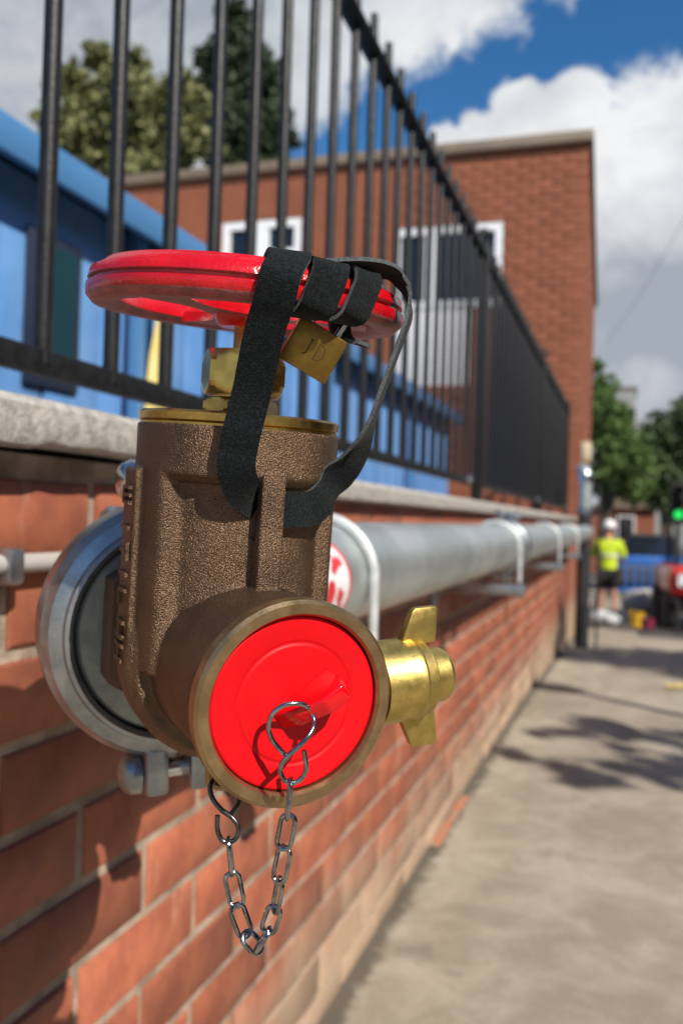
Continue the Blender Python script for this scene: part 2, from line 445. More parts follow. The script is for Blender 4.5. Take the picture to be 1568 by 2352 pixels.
# ------------------------------------------------------------------ mesh helpers
class MB:
    def __init__(self):
        self.v, self.f, self.m = [], [], []

    def add(self, vs, fs, mtx=None, mi=0):
        o = len(self.v)
        for p in vs:
            p = Vector(p)
            self.v.append(mtx @ p if mtx is not None else p)
        for q in fs:
            self.f.append(tuple(i + o for i in q))
            self.m.append(mi)
        return self

    def box(self, lo, hi, mtx=None, mi=0):
        x0, y0, z0 = lo
        x1, y1, z1 = hi
        vs = [(x0, y0, z0), (x1, y0, z0), (x1, y1, z0), (x0, y1, z0), (x0, y0, z1), (x1, y0, z1), (x1, y1, z1), (x0, y1, z1)]
        fs = [(0, 3, 2, 1), (4, 5, 6, 7), (0, 1, 5, 4), (1, 2, 6, 5), (2, 3, 7, 6), (3, 0, 4, 7)]
        return self.add(vs, fs, mtx, mi)

    def bbox(self, lo, hi, b, mtx=None, mi=0):
        """box with chamfered edges"""
        bm = bmesh.new()
        bmesh.ops.create_cube(bm, size=1)
        for v in bm.verts:
            v.co = Vector([(lo[i] + hi[i]) / 2 + v.co[i] * (hi[i] - lo[i]) for i in range(3)])
        bmesh.ops.bevel(bm, geom=list(bm.edges), offset=b, segments=2, profile=0.5, affect='EDGES')
        return self.frombm(bm, mtx, mi)

    def frombm(self, bm, mtx=None, mi=0):
        bm.verts.index_update()
        vs = [v.co.copy() for v in bm.verts]
        fs = [tuple(v.index for v in q.verts) for q in bm.faces]
        bm.free()
        return self.add(vs, fs, mtx, mi)

    def prism(self, poly, z0, z1, mtx=None, mi=0):
        n = len(poly)
        vs = [(x, y, z0) for x, y in poly] + [(x, y, z1) for x, y in poly]
        fs = [tuple(range(n - 1, -1, -1)), tuple(range(n, 2 * n))]
        fs += [(i, (i + 1) % n, n + (i + 1) % n, n + i) for i in range(n)]
        return self.add(vs, fs, mtx, mi)

    def lathe(self, prof, seg=64, mtx=None, mi=0, closed=False):
        """profile [(r, z)] turned about Z; ends capped when r = 0 or when closed=False leaves them open"""
        vs, fs = [], []
        rings = []
        for r_, z_ in prof:
            if r_ < 1e-7:
                rings.append([len(vs)])
                vs.append((0, 0, z_))
            else:
                rings.append(list(range(len(vs), len(vs) + seg)))
                vs += [(r_ * math.cos(2 * PI * i / seg), r_ * math.sin(2 * PI * i / seg), z_) for i in range(seg)]
        k = len(rings)
        for j in range(k if closed else k - 1):
            a, b = rings[j], rings[(j + 1) % k]
            for i in range(seg):
                i2 = (i + 1) % seg
                if len(a) == 1 and len(b) == 1:
                    continue
                if len(a) == 1:
                    fs.append((a[0], b[i2], b[i]))
                elif len(b) == 1:
                    fs.append((a[i], a[i2], b[0]))
                else:
                    fs.append((a[i], a[i2], b[i2], b[i]))
        return self.add(vs, fs, mtx, mi)

    def cyl(self, rad, z0, z1, seg=32, mtx=None, mi=0, bev=0.0):
        if bev:
            return self.lathe([(0, z0), (rad - bev, z0), (rad, z0 + bev), (rad, z1 - bev), (rad - bev, z1), (0, z1)], seg, mtx, mi)
        return self.lathe([(0, z0), (rad, z0), (rad, z1), (0, z1)], seg, mtx, mi)

    def rod(self, a, b, r1, r2=None, seg=12, mi=0):
        a, b = Vector(a), Vector(b)
        d = b - a
        q = d.to_track_quat('Z', 'Y').to_matrix().to_4x4()
        r2 = r1 if r2 is None else r2
        return self.lathe([(0, 0), (r1, 0), (r2, d.length), (0, d.length)], seg, Matrix.Translation(a) @ q, mi)

    def tube(self, pts, rad, seg=10, closed=False, mi=0):
        pts = [Vector(p) for p in pts]
        n = len(pts)
        rads = rad if isinstance(rad, (list, tuple)) else [rad] * n
        tans = []
        for i in range(n):
            a = pts[(i - 1) % n] if (closed or i > 0) else pts[0]
            b = pts[(i + 1) % n] if (closed or i < n - 1) else pts[-1]
            tans.append((b - a).normalized())
        ref = Vector((0, 0, 1)) if abs(tans[0].z) < 0.9 else Vector((1, 0, 0))
        nrm = (ref - tans[0] * ref.dot(tans[0])).normalized()
        vs, fs = [], []
        for i in range(n):
            nrm = (nrm - tans[i] * nrm.dot(tans[i])).normalized()
            bi = tans[i].cross(nrm)
            for k in range(seg):
                a = 2 * PI * k / seg
                vs.append(pts[i] + (nrm * math.cos(a) + bi * math.sin(a)) * rads[i])
        for i in range(n if closed else n - 1):
            j = (i + 1) % n
            for k in range(seg):
                k2 = (k + 1) % seg
                fs.append((i * seg + k, i * seg + k2, j * seg + k2, j * seg + k))
        if not closed:
            fs.append(tuple(range(seg - 1, -1, -1)))
            fs.append(tuple((n - 1) * seg + k for k in range(seg)))
        return self.add(vs, fs, None, mi)

    def ribbon(self, pts, ws, width, thick, mi=(0, 0, 0)):
        """strap: pts path, ws width directions; mi = (outer face, inner face, edges)"""
        n = len(pts)
        o = len(self.v)
        for i in range(n):
            t = (pts[min(i + 1, n - 1)] - pts[max(i - 1, 0)]).normalized()
            w_ = (ws[i] - t * ws[i].dot(t)).normalized()
            nn = t.cross(w_).normalized()
            ww = width[i] if isinstance(width, (list, tuple)) else width
            for (a, b) in ((-1, -1), (1, -1), (1, 1), (-1, 1)):
                self.v.append(pts[i] + w_ * (a * ww / 2) + nn * (b * thick / 2))
        for i in range(n - 1):
            for k, mm in ((0, mi[1]), (1, mi[2]), (2, mi[0]), (3, mi[2])):
                k2 = (k + 1) % 4
                self.f.append((o + i * 4 + k, o + i * 4 + k2, o + (i + 1) * 4 + k2, o + (i + 1) * 4 + k))
                self.m.append(mm)
        self.f += [(o + 3, o + 2, o + 1, o), tuple(o + (n - 1) * 4 + k for k in range(4))]
        self.m += [mi[2], mi[2]]
        return self

    def mesh(self, name, mats, smooth=R(35)):
        me = bpy.data.meshes.new(name)
        me.from_pydata([tuple(p) for p in self.v], [], self.f)
        if not isinstance(mats, (list, tuple)):
            mats = [mats]
        for mm in mats:
            me.materials.append(mm)
        if len(mats) > 1:
            me.polygons.foreach_set('material_index', self.m)
        me.update()
        fix = bmesh.new()
        fix.from_mesh(me)
        bmesh.ops.recalc_face_normals(fix, faces=list(fix.faces))
        fix.to_mesh(me)
        fix.free()
        if smooth:
            me.polygons.foreach_set('use_smooth', [True] * len(me.polygons))
            me.set_sharp_from_angle(angle=smooth)
        return me

    def obj(self, name, mats, parent=None, smooth=R(35), mtx=None):
        return link(name, self.mesh(name, mats, smooth), parent, mtx)


def link(name, me, parent=None, mtx=None):
    o = bpy.data.objects.new(name, me)
    COL.objects.link(o)
    if parent is not None:
        o.parent = parent
    if mtx is not None:
        o.matrix_local = mtx
    return o


def tag(o, label=None, cat=None, group=None, kind=None):
    if label:
        o['label'] = label
    if cat:
        o['category'] = cat
    if group:
        o['group'] = group
    if kind:
        o['kind'] = kind
    return o


def thing(name, label, cat, mtx=None, group=None):
    o = bpy.data.objects.new(name, None)
    o.empty_display_size = 0.05
    COL.objects.link(o)
    if mtx is not None:
        o.matrix_world = mtx
    return tag(o, label, cat, group)


def copy_tree(o, parent=None):
    c = o.copy()
    COL.objects.link(c)
    if parent is not None:
        c.parent = parent
    for ch in list(o.children):
        copy_tree(ch, c)
    return c


T = Matrix.Translation


def RX(a): return Matrix.Rotation(a, 4, 'X')
def RY(a): return Matrix.Rotation(a, 4, 'Y')
def RZ(a): return Matrix.Rotation(a, 4, 'Z')


def spline(pts, n=10, closed=False):
    pts = [Vector(p) for p in pts]
    out = []
    m = len(pts)
    for i in range(m if closed else m - 1):
        if closed:
            p = [pts[(i + k) % m] for k in (-1, 0, 1, 2)]
        else:
            p = [pts[max(i - 1, 0)], pts[i], pts[i + 1], pts[min(i + 2, m - 1)]]
        for k in range(n):
            t = k / n
            out.append(0.5 * (2 * p[1] + (p[2] - p[0]) * t + (2 * p[0] - 5 * p[1] + 4 * p[2] - p[3]) * t * t
                              + (3 * p[1] - p[0] - 3 * p[2] + p[3]) * t ** 3))
    if not closed:
        out.append(pts[-1])
    return out


# ------------------------------------------------------------------ ground
def gz(y):
    """height of the ground: level by the wall, then falling away down the street"""
    if y < 3.0:
        return 0.0
    if y < 8.4:
        return -0.22 * ((y - 3.0) / 5.4) ** 1.5
    if y < 15.5:
        return -0.22 - (y - 8.4) * 0.093
    return -0.8803


mb = MB()
xs = [-400, -60, -20, -6, -2, -0.02, 0.05, 0.2, 0.6, 1.2, 2.5, 5, 10, 40, 400]
ys = [-300, -40, -8, -3, -1, 0, 0.6, 1.2, 2, 3, 3.6, 4.2, 4.8, 5.4, 6, 6.6, 7.2, 7.8, 8.4, 9, 10, 11, 12, 13, 14, 15, 15.5, 16, 22, 40, 120, 900]
vs = [(x, y, gz(y)) for y in ys for x in xs]
nx = len(xs)
fs = [(j * nx + i, j * nx + i + 1, (j + 1) * nx + i + 1, (j + 1) * nx + i) for j in range(len(ys) - 1) for i in range(nx - 1)]
mb.add(vs, fs)
tag(mb.obj('pavement', M['pavement'], smooth=R(60)), 'worn beige concrete pavement beside the brick wall', kind='structure')
mb = MB()
ry = [9.6, 10, 11, 12, 13, 14, 15, 15.5, 16, 22, 40, 120]
rx = [0.6, 3, 10, 40]
vs = [(x, y, gz(y) + 0.004) for y in ry for x in rx]
fs = [(j * 4 + i, j * 4 + i + 1, (j + 1) * 4 + i + 1, (j + 1) * 4 + i) for j in range(len(ry) - 1) for i in range(3)]
mb.add(vs, fs)
tag(mb.obj('road', M['asphalt'], smooth=R(60)), 'dark asphalt road beyond the pavement', kind='structure')
# marking paint along the foot of the wall
mb = MB()
pts = []
for k in range(13):
    y = 2.15 + k * 0.036
    pts.append((y, 0.004 + 0.006 * mnoise.noise((y * 9, 0, 0)), 0.030 + 0.010 * mnoise.noise((y * 11, 3, 0))))
for k in range(12):
    (ya, a0, a1), (yb, b0, b1) = pts[k], pts[k + 1]
    mb.add([(a0, ya, gz(ya) + 0.004), (a1, ya, gz(ya) + 0.004), (b1, yb, gz(yb) + 0.004), (b0, yb, gz(yb) + 0.004)], [(0, 1, 2, 3)])
tag(mb.obj('paint_mark', M['orange_mark'], smooth=None), 'faded orange spray paint streak at the foot of the brick wall', 'paint mark', kind='thing')

# ------------------------------------------------------------------ brick wall
WEND = 8.38
wall = thing('brick_wall', 'low red brick boundary wall topped with grey coping under the black railing', 'wall', T((0, 0, 0)))
WALL_D = 0.215
BL, BH, JT = 0.215, 0.0645, 0.0105
CH, CL = BH + JT, BL + JT
Z_TOP = 0.84 + 0.024
mb = MB()
mb.box((-WALL_D + 0.004, -1.2, -0.4), (-0.0045, WEND, Z_TOP + 0.020))
mb.obj('mortar_bed', M['mortar'], wall)


def brick_mesh(k):
    rr = random.Random(100 + k)
    b = 0.0028
    x0 = -0.10
    j = lambda s: rr.uniform(-s, s)
    out = [(-b, 0, 0), (-b, BL, 0), (-b, BL, BH), (-b, 0, BH)]
    vs = [(x0, 0, 0), (x0, BL, 0), (x0, BL, BH), (x0, 0, BH)]
    vs += [(x + j(.0006), y + j(.0012), z + j(.0009)) for x, y, z in out]
    jj = lambda: rr.uniform(0.6, 1.9)
    inn = [(0, b * jj(), b * jj()), (0, BL / 2, b * .8), (0, BL - b * jj(), b * jj()), (0, BL - b * jj(), BH - b * jj()), (0, BL / 2, BH - b * .8), (0, b * jj(), BH - b * jj())]
    vs += [(x + j(.0007), y + j(.0012), z + j(.0009)) for x, y, z in inn]
    fs = [(0, 1, 5, 4), (1, 2, 6, 5), (2, 3, 7, 6), (3, 0, 4, 7), (0, 3, 2, 1),
          (4, 5, 10, 9, 8), (5, 6, 11, 10), (6, 7, 13, 12, 11), (7, 4, 8, 13), (8, 9, 12, 13), (9, 10, 11, 12)]
    m_ = MB().add(vs, fs)
    return m_.mesh('brick', M['brick'], R(50))


BM = [brick_mesh(k) for k in range(10)]
cells = []
for row in range(17):
    z = Z_TOP - BH - row * CH
    if z < -0.42:
        break
    ph = 0.673 if row % 2 == 0 else 0.673 + CL / 2
    y = ph - 6 * CL
    while y < WEND - 0.03:
        if y > 0.15 and z + BH > gz(y):
            cells.append((y, z, row))
        y += CL
cells.sort(key=lambda c: c[0])
far = MB()
for i, (y, z, row) in enumerate(cells):
    jx, jz = random.uniform(-0.0016, 0.0012), random.uniform(-.001, .001)
    if i < 296:
        link('brick', BM[i % 10], wall, T((jx, y, z + jz)))
    else:
        me = BM[i % 10]
        e = min(BL, WEND - y)
        far.box((-0.1, y, z), (jx, y + e, z + BH))
o = far.obj('distant_bricks', M['brick'], wall, smooth=None)
o['kind'] = 'stuff'


def coping(y0, y1, zt, zb, xf, chip):
    """slab with a ragged lower front edge"""
    n = max(6, int((y1 - y0) / 0.02)) if chip else max(4, int((y1 - y0) / 0.12))
    m_ = MB()
    prof_n = 9
    vs = []
    for i in range(n + 1):
        y = y0 + (y1 - y0) * i / n
        e = min(1.0, min(y - y0, y1 - y) / 0.02) if chip else 1.0
        rag = (mnoise.noise((y * 26, 1.7, 0)) * 0.005 + mnoise.noise((y * 70, 5, 0)) * 0.003) if chip else 0.0008 * mnoise.noise((y * 9, 0, 0))
        bite = 0.013 * max(0.0, 1 - abs(y - 0.735) / 0.032) if chip else 0.0
        end = (1 - e) * 0.010
        zl = zb + rag + bite
        xf_ = xf - end
        vs += [(-WALL_D - 0.03, y, zb), (-WALL_D - 0.03, y, zt), (xf_ - 0.018, y, zt + 0.001 * mnoise.noise((y * 30, 2, 0)) - end * 0.3),
               (xf_ - 0.006, y, zt - 0.003 - end * .4), (xf_, y, zt - 0.009 - end * .5), (xf_ + 0.001 * mnoise.noise((y * 40, 9, 1)), y, zl + 0.008),
               (xf_ - 0.002, y, zl + 0.003), (xf_ - 0.010 - bite * .5, y, zl), (-0.02, y, zb + 0.004)]
    fs = []
    for i in range(n):
        for k in range(prof_n):
            k2 = (k + 1) % prof_n
            a, b = i * prof_n, (i + 1) * prof_n
            fs.append((a + k, a + k2, b + k2, b + k))
    fs += [tuple(range(prof_n - 1, -1, -1)), tuple(n * prof_n + k for k in range(prof_n))]
    m_.add(vs, fs)
    return m_.obj('coping_slab', M['coping'], wall, R(40))


tag(coping(0.12, 0.865, 0.84 + 0.0875, 0.84 + 0.047, 0.036, True), 'nearest coping slab with a chipped lower edge')
y = 0.885
zc = 0.84 + 0.066
while y < WEND - 0.05:
    y2 = min(y + 0.60, WEND)
    coping(y, y2 - 0.006, zc, 0.84 + 0.028, 0.026, False)
    y = y2

# ------------------------------------------------------------------ railing
fence = thing('metal_railing', 'black painted metal railing of round upright bars along the wall top', 'railing', T((0, 0, 0)))
FX = -0.104
F_ZB, F_ZT = 0.84 + 0.134, 0.84 + 1.035
BARS_Y0, BARS_S = 0.719, 0.1205
m_ = MB()
m_.bbox((FX - 0.007, -0.6, F_ZB), (FX + 0.007, WEND, F_ZB + 0.027), 0.002)
m_.obj('bottom_rail', M['black_paint'], fence)
m_ = MB()
m_.bbox((FX - 0.022, -0.6, F_ZT), (FX + 0.022, WEND, F_ZT + 0.010), 0.002)
m_.obj('top_rail', M['black_paint'], fence)
bar = MB().lathe([(0, 0), (0.0094, 0), (0.0094, 0.972), (0.008, 0.980), (0, 0.983)], 16).mesh('bar', M['black_paint'])
k = -6
while BARS_Y0 + k * BARS_S < WEND - 0.05:
    link('bar', bar, fence, T((FX, BARS_Y0 + k * BARS_S, F_ZB + 0.012)) @ RY(random.uniform(-.002, .002)))
    k += 1
for yp in (3.33, 5.75, 8.2):
    m_ = MB()
    m_.bbox((FX - 0.02, yp - 0.02, 0.80), (FX + 0.02, yp + 0.02, F_ZT + 0.07), 0.003)
    post = m_.obj('post', M['black_paint'], fence)
    m_ = MB()
    m_.lathe([(0, -0.026), (0.012, -0.023), (0.024, -0.009), (0.026, 0.003), (0.021, 0.016), (0.010, 0.025), (0, 0.027)], 20, T((FX, yp, F_ZT + 0.094)))
    m_.obj('ball_finial', M['black_paint'], post)
    m_ = MB().cyl(0.012, 0, 0.012, 12, T((FX + 0.02, yp - 0.3, F_ZB + 0.02)) @ RY(PI / 2))
    m_.obj('bolt_head', M['bolt'], fence)

# ------------------------------------------------------------------ blue shelter behind the railing
SX = EYE.x - 1.50
shed = thing('blue_shelter', 'long low blue painted shelter with deep fascia behind the railing', 'shelter', T((SX, 0, 0)))
SY0, SY1 = 0.6, 7.9
ZF1, ZF0 = 0.84 + 0.987, 0.84 + 0.892
m_ = MB()
m_.bbox((-0.03, SY0, ZF0), (0.0, SY1, ZF1), 0.004)
m_.obj('fascia', M['blue_dark'], shed)
m_ = MB()
m_.box((-1.6, SY0, ZF1 - 0.05), (-0.032, SY1, ZF1 - 0.012))
m_.obj('roof', M['navy'], shed)
yy = SY0 + 0.1
WX = -0.12
npan = 0
while yy < SY1 - 0.1:
    wd = 0.27
    m_ = MB()
    y2 = min(yy + wd, SY1)
    m_.bbox((WX - 0.03, yy + 0.004, 0.02), (WX + 0.006 * (npan % 2), y2 - 0.004, ZF1 - 0.055), 0.006)
    if npan == 6:
        pass
    m_.obj('wall_panel', M['blue'], shed)
    yy = y2
    npan += 1
m_ = MB()
m_.box((-1.5, SY0 + .12, 0.02), (-1.47, SY1, ZF1 - 0.055))
m_.box((-1.47, SY0 + .1, 0.02), (WX - 0.04, SY0 + .12, ZF1 - 0.055))
m_.box((-1.47, SY1 - .03, 0.02), (WX - 0.04, SY1 - 0.01, ZF1 - 0.055))
m_.obj('back_wall', M['blue'], shed)
# window by the left end
wy0, wy1, wz0, wz1 = 1.98, 2.16, 1.22, 1.60
m_ = MB()
m_.bbox((WX + 0.008, wy0 - .03, wz0 - .03), (WX + 0.020, wy1 + .03, wz1 + .03), 0.003)
wf = m_.obj('window_frame', M['navy'], shed)
m_ = MB().box((WX + 0.020, wy0, wz0), (WX + 0.024, wy1, wz1))
m_.obj('pane', M['teal_glass'], wf)
for yq in (2.42, 4.3, 6.2):
    m_ = MB().bbox((-0.08, yq, 0.0), (-0.04, yq + 0.05, ZF0 + 0.03), 0.005)
    m_.obj('support_post', M['blue_dark'], shed)

# yellow shaped pillar
pc = at(372, 800, 2.86)
pil = thing('yellow_board', 'slim yellow board with a wavy edge standing under the blue fascia', 'board', T((pc.x, pc.y, 0)))
pil.matrix_world = T((pc.x, pc.y, 0)) @ RZ(R(22))
m_ = MB()
sil = [(-.045, 0), (.030, 0), (.030, 1.36), (.026, 1.46), (.022, 1.60), (.016, 1.69), (-.004, 1.70), (-.012, 1.62), (-.014, 1.50), (-.024, 1.44), (-.036, 1.36), (-.045, 1.24), (-.045, 1.05)]
m_.prism(sil, -.02, .02, RX(PI / 2))
m_.obj('board', M['yellow'], pil, R(30))
MB().bbox((-.06, -.04, 0), (.045, .04, .03), .005).obj('foot_block', M['yellow'], pil)

# ------------------------------------------------------------------ brick building at the end of the wall
BY = 8.45
bld = thing('brick_building', 'red brick building with flat brown roof edge standing at the end of the wall', 'building', T((0, BY, 0)) @ RZ(R(1.6)))
BZ0, BZ1 = -0.9, 0.84 + 3.68
BX0, BX1 = -9.0, 0.0
cx0 = EYE.x
wins = [(cx0 - 4.30, cx0 - 3.38, 2.75, 4.02), (cx0 - 2.38, cx0 - 1.255, 2.20, 3.82)]


def strips(x0, x1, z0, z1, holes):
    xs_ = sorted({x0, x1} | {h[0] for h in holes} | {h[1] for h in holes})
    zs_ = sorted({z0, z1} | {h[2] for h in holes} | {h[3] for h in holes})
    for a, b in zip(xs_, xs_[1:]):
        for c, d in zip(zs_, zs_[1:]):
            mx_, mz_ = (a + b) / 2, (c + d) / 2
            if not any(h[0] < mx_ < h[1] and h[2] < mz_ < h[3] for h in holes):
                yield a, b, c, d


m_ = MB()
for a, b, c, d in strips(BX0, BX1 - 0.006, BZ0, BZ1, wins):
    m_.box((a, 0.006, c), (b, 0.22, d))
m_.obj('front_wall', M['far_mortar'], bld, smooth=None)
m_ = MB()
m_.box((BX1 - 0.22, 0.222, BZ0), (BX1 - 0.006, 6.2, BZ1))
m_.box((BX0, 6.2, BZ0), (BX1 - 0.006, 6.4, BZ1))
m_.box((BX0, 0.222, BZ0), (BX0 + 0.2, 6.2, BZ1))
m_.obj('side_wall', M['far_mortar'], bld, smooth=None)
fb = MB().bbox((0, 0, 0), (BL, 0.1, BH), 0.003).mesh('brick', M['far_brick'])
stuff = MB()
near = []
row = 0
z = 0.9
while z + BH < BZ1 - 0.01:
    off = (row % 2) * CL / 2
    x = BX1 - BL - off
    if off:
        near.append((BX1 - off + JT, z, off - JT, row))
    while x > BX0 + 0.1:
        near.append((x, z, BL, row))
        x -= CL
    z += CH
    row += 1
near = [q for q in near if not any(q[0] < h[1] and q[0] + q[2] > h[0] and q[1] < h[3] and q[1] + BH > h[2] for h in wins) or any(
    (q[0] < h[0] < q[0] + q[2] or q[0] < h[1] < q[0] + q[2]) and q[1] < h[3] and q[1] + BH > h[2] for h in wins)]
cnt = 0
for (x, z, ln, row) in near:
    jy = random.uniform(-.002, .002)
    cut = [(x, x + ln)]
    for h in wins:
        if z < h[3] and z + BH > h[2]:
            new = []
            for a, b in cut:
                if b <= h[0] or a >= h[1]:
                    new.append((a, b))
                else:
                    if a < h[0]:
                        new.append((a, h[0]))
                    if b > h[1]:
                        new.append((h[1], b))
            cut = new
    for a, b in cut:
        if b - a < 0.02:
            continue
        if abs(b - a - BL) < 1e-4 and x > -1.75 and z > 1.75 and cnt < 296:
            link('brick', fb, bld, T((a, jy, z)))
            cnt += 1
        else:
            stuff.box((a, jy, z), (b, 0.1, z + BH))
row = 0
z = BZ0 + 0.3
while z + BH < BZ1 - 0.01:
    y = 0.112 if row % 2 else 0.0
    if row % 2 == 0:
        y = 0.112 + CL / 2
    while y < 6.1:
        stuff.box((-0.1, y, z), (random.uniform(-.002, .002), y + BL, z + BH))
        y += CL
    z += CH
    row += 1
o = stuff.obj('remaining_bricks', M['far_brick'], bld, smooth=None)
o['kind'] = 'stuff'
m_ = MB().bbox((BX0 - 0.06, -0.06, BZ1), (BX1 + 0.045, 6.45, BZ1 + 0.11), 0.01)
m_.obj('roof_edge', M['brown_trim'], bld)
m_ = MB().box((BX0 + .1, 0.1, BZ1 + 0.112), (BX1 - .1, 6.3, BZ1 + 0.14))
m_.obj('roof', M['navy'], bld)


def frame_rect(m__, x0, x1, z0, z1, wd, y0, y1):
    m__.box((x0, y0, z1 - wd), (x1, y1, z1))
    m__.box((x0, y0, z0), (x1, y1, z0 + wd))
    m__.box((x0, y0, z0 + wd), (x0 + wd, y1, z1 - wd))
    m__.box((x1 - wd, y0, z0 + wd), (x1, y1, z1 - wd))


h = wins[0]
m_ = MB()
frame_rect(m_, h[0], h[1], h[2], h[3], 0.085, 0.01, 0.09)
m_.box((h[0] + .36, 0.012, h[2] + .085), (h[0] + .54, 0.088, h[3] - .085))
m_.box((h[0] + .54, 0.014, h[3] - .44), (h[1] - .085, 0.086, h[3] - .32))
m_.box((h[0] + .54, 0.014, h[2] + .32), (h[1] - .085, 0.086, h[2] + .42))
wf = m_.obj('window', M['white_paint'], bld, smooth=None)
m_ = MB().box((h[0] + .08, 0.05, h[2] + .08), (h[1] - .08, 0.06, h[3] - .08))
m_.obj('pane', M['glass'], wf, smooth=None)
h = wins[1]
zm = 2.98
m_ = MB()
frame_rect(m_, h[0], h[1], zm, h[3], 0.08, 0.01, 0.09)
m_.box((h[0] + .34, 0.012, zm + .08), (h[0] + .45, 0.088, h[3] - .08))
wf = m_.obj('window', M['white_paint'], bld, smooth=None)
m_ = MB().box((h[0] + .075, 0.05, zm + .075), (h[1] - .075, 0.06, h[3] - .075))
m_.obj('pane', M['glass'], wf, smooth=None)
m_ = MB().bbox((h[0], 0.02, h[2]), (cx0 - 1.57, 0.08, zm - 0.002), 0.004)
m_.obj('infill_panel', M['white_paint'], bld)
m_ = MB().box((cx0 - 1.568, 0.03, h[2]), (h[1], 0.1, zm - 0.002))
m_.obj('brick_infill', M['far_brick'], bld, smooth=None)


# ------------------------------------------------------------------ trees
def tree(name, label, cat, base, trunk_h, trunk_r, blobs, leaf, nleaf, lm, group='trees around the street', limbs=7, conifer=False, seed=1):
    rr = random.Random(seed)
    root = thing(name, label, cat, T(base), group)
    m_ = MB()
    top = Vector((0, 0, trunk_h))
    pts = [Vector((rr.uniform(-.04, .04) * i, rr.uniform(-.04, .04) * i, trunk_h * i / 5)) for i in range(6)]
    m_.tube(spline(pts, 3), [trunk_r * (1 - 0.75 * i / 15) for i in range(16)], 9)
    for k in range(limbs):
        b = rr.choice(blobs)
        s0 = pts[rr.randint(2, 5)]
        e = Vector(b[:3]) + Vector((rr.uniform(-.5, .5), rr.uniform(-.5, .5), rr.uniform(-.3, .3))) * b[3] * 0.6
        mid_ = (s0 + e) / 2 + Vector((0, 0, 0.15 * (e - s0).length))
        c_ = spline([s0, mid_, e], 4)
        m_.tube(c_, [trunk_r * 0.42 * (1 - 0.85 * i / (len(c_) - 1)) for i in range(len(c_))], 6)
    m_.obj('trunk', M['bark'], root)
    V, F = [], []
    tot = sum(b[3] ** 2 for b in blobs)
    for b in blobs:
        nb = int(nleaf * b[3] ** 2 / tot)
        ncl = max(6, nb // 26)
        for c in range(ncl):
            d = Vector((rr.gauss(0, 1), rr.gauss(0, 1), rr.gauss(0, 1))).normalized()
            rad = b[3] * (rr.random() ** 0.45) * rr.uniform(0.75, 1.08)
            zs = b[4] if len(b) > 4 else 0.85
            cc = Vector(b[:3]) + Vector((d.x * rad, d.y * rad, d.z * rad * zs))
            cr = b[3] * rr.uniform(0.10, 0.24)
            for q in range(26):
                p = cc + Vector((rr.gauss(0, .55), rr.gauss(0, .55), rr.gauss(0, .45))) * cr
                n_ = Vector((rr.gauss(0, 1), rr.gauss(0, 1), rr.gauss(0.5, 1))).normalized()
                a = n_.orthogonal().normalized()
                a = Matrix.Rotation(rr.uniform(0, 2 * PI), 3, n_) @ a
                bb = n_.cross(a)
                s = leaf * rr.uniform(0.6, 1.3)
                o_ = len(V)
                V += [p - a * s, p - bb * s * .45 + n_ * s * .1, p + a * s, p + bb * s * .45 + n_ * s * .1]
                F.append((o_, o_ + 1, o_ + 2, o_ + 3))
    me = bpy.data.meshes.new('crown')
    me.from_pydata([tuple(v) for v in V], [], F)
    me.materials.append(lm)
    link('crown', me, root)
    return root


# olive tree behind the shelter
D = 15.0
c0 = at(270, 250, D)
base = Vector((c0.x, c0.y, gz(c0.y)))
def rel(px, py, d=D, b=None):
    return at(px, py, d) - (b if b is not None else base)
bl = []
for (px, py, r_) in ((270, 260, 0.85), (180, 330, 0.75), (370, 300, 0.85), (300, 170, 0.55), (220, 130, 0.30), (420, 220, 0.55), (110, 270, 0.35), (330, 420, 0.7), (200, 440, 0.6), (440, 330, 0.5), (160, 190, .42)):
    q = rel(px, py, D + random.uniform(-.5, .5))
    bl.append((q.x, q.y, q.z, r_))
tree('olive_tree', 'broad olive green tree rising behind the blue shelter', 'tree', base, bl[0][2] - .3, 0.16, bl, 0.085, 24000, M['leaf_olive'], seed=3)
# dark conifer
D = 17.0
c0 = at(560, 300, D)
base = Vector((c0.x, c0.y, gz(c0.y)))
bl = []
for (px, py, r_) in ((530, 30, 0.45), (545, 110, 0.62), (505, 130, .5), (580, 190, 0.75), (520, 230, .7), (560, 290, 0.85), (620, 290, .6), (480, 150, .38), (610, 160, .4), (590, 380, .8), (540, -50, .35), (650, 320, .35)):
    q = rel(px, py, D + random.uniform(-.4, .4))
    bl.append((q.x, q.y, q.z, r_, 0.7))
tree('conifer_tree', 'tall dark conifer behind the brick building roofline', 'tree', base, bl[3][2], 0.2, bl, 0.08, 22000, M['leaf_dark'], seed=5)
# street trees down the road
D = 24.0
c0 = at(1400, 1000, D)
base = Vector((c0.x, c0.y, gz(c0.y)))
bl = []
for (px, py, r_) in ((1400, 990, 0.85), (1385, 900, .62), (1372, 850, .35), (1430, 1060, .9), (1380, 1090, .8), (1395, 950, .6), (1350, 960, .5), (1450, 1120, .6), (1430, 960, .45)):
    q = rel(px, py, D + random.uniform(-.8, .8))
    bl.append((q.x, q.y, q.z, r_))
tree('street_tree', 'bright green tree right beside the corner of the brick building', 'tree', base, bl[0][2], 0.16, bl, 0.085, 14000, M['leaf_green'], seed=8)
D = 25.5
c0 = at(1530, 1050, D)
base = Vector((c0.x, c0.y, gz(c0.y)))
bl = []
for (px, py, r_) in ((1530, 1010, 0.95), (1500, 1090, .9), (1560, 950, .6), (1580, 1080, 1.0), (1480, 1030, .6), (1530, 1130, .8), (1620, 980, .9), (1500, 960, .35), (1560, 1150, .5)):
    q = rel(px, py, D + random.uniform(-.8, .8))
    bl.append((q.x, q.y, q.z, r_))
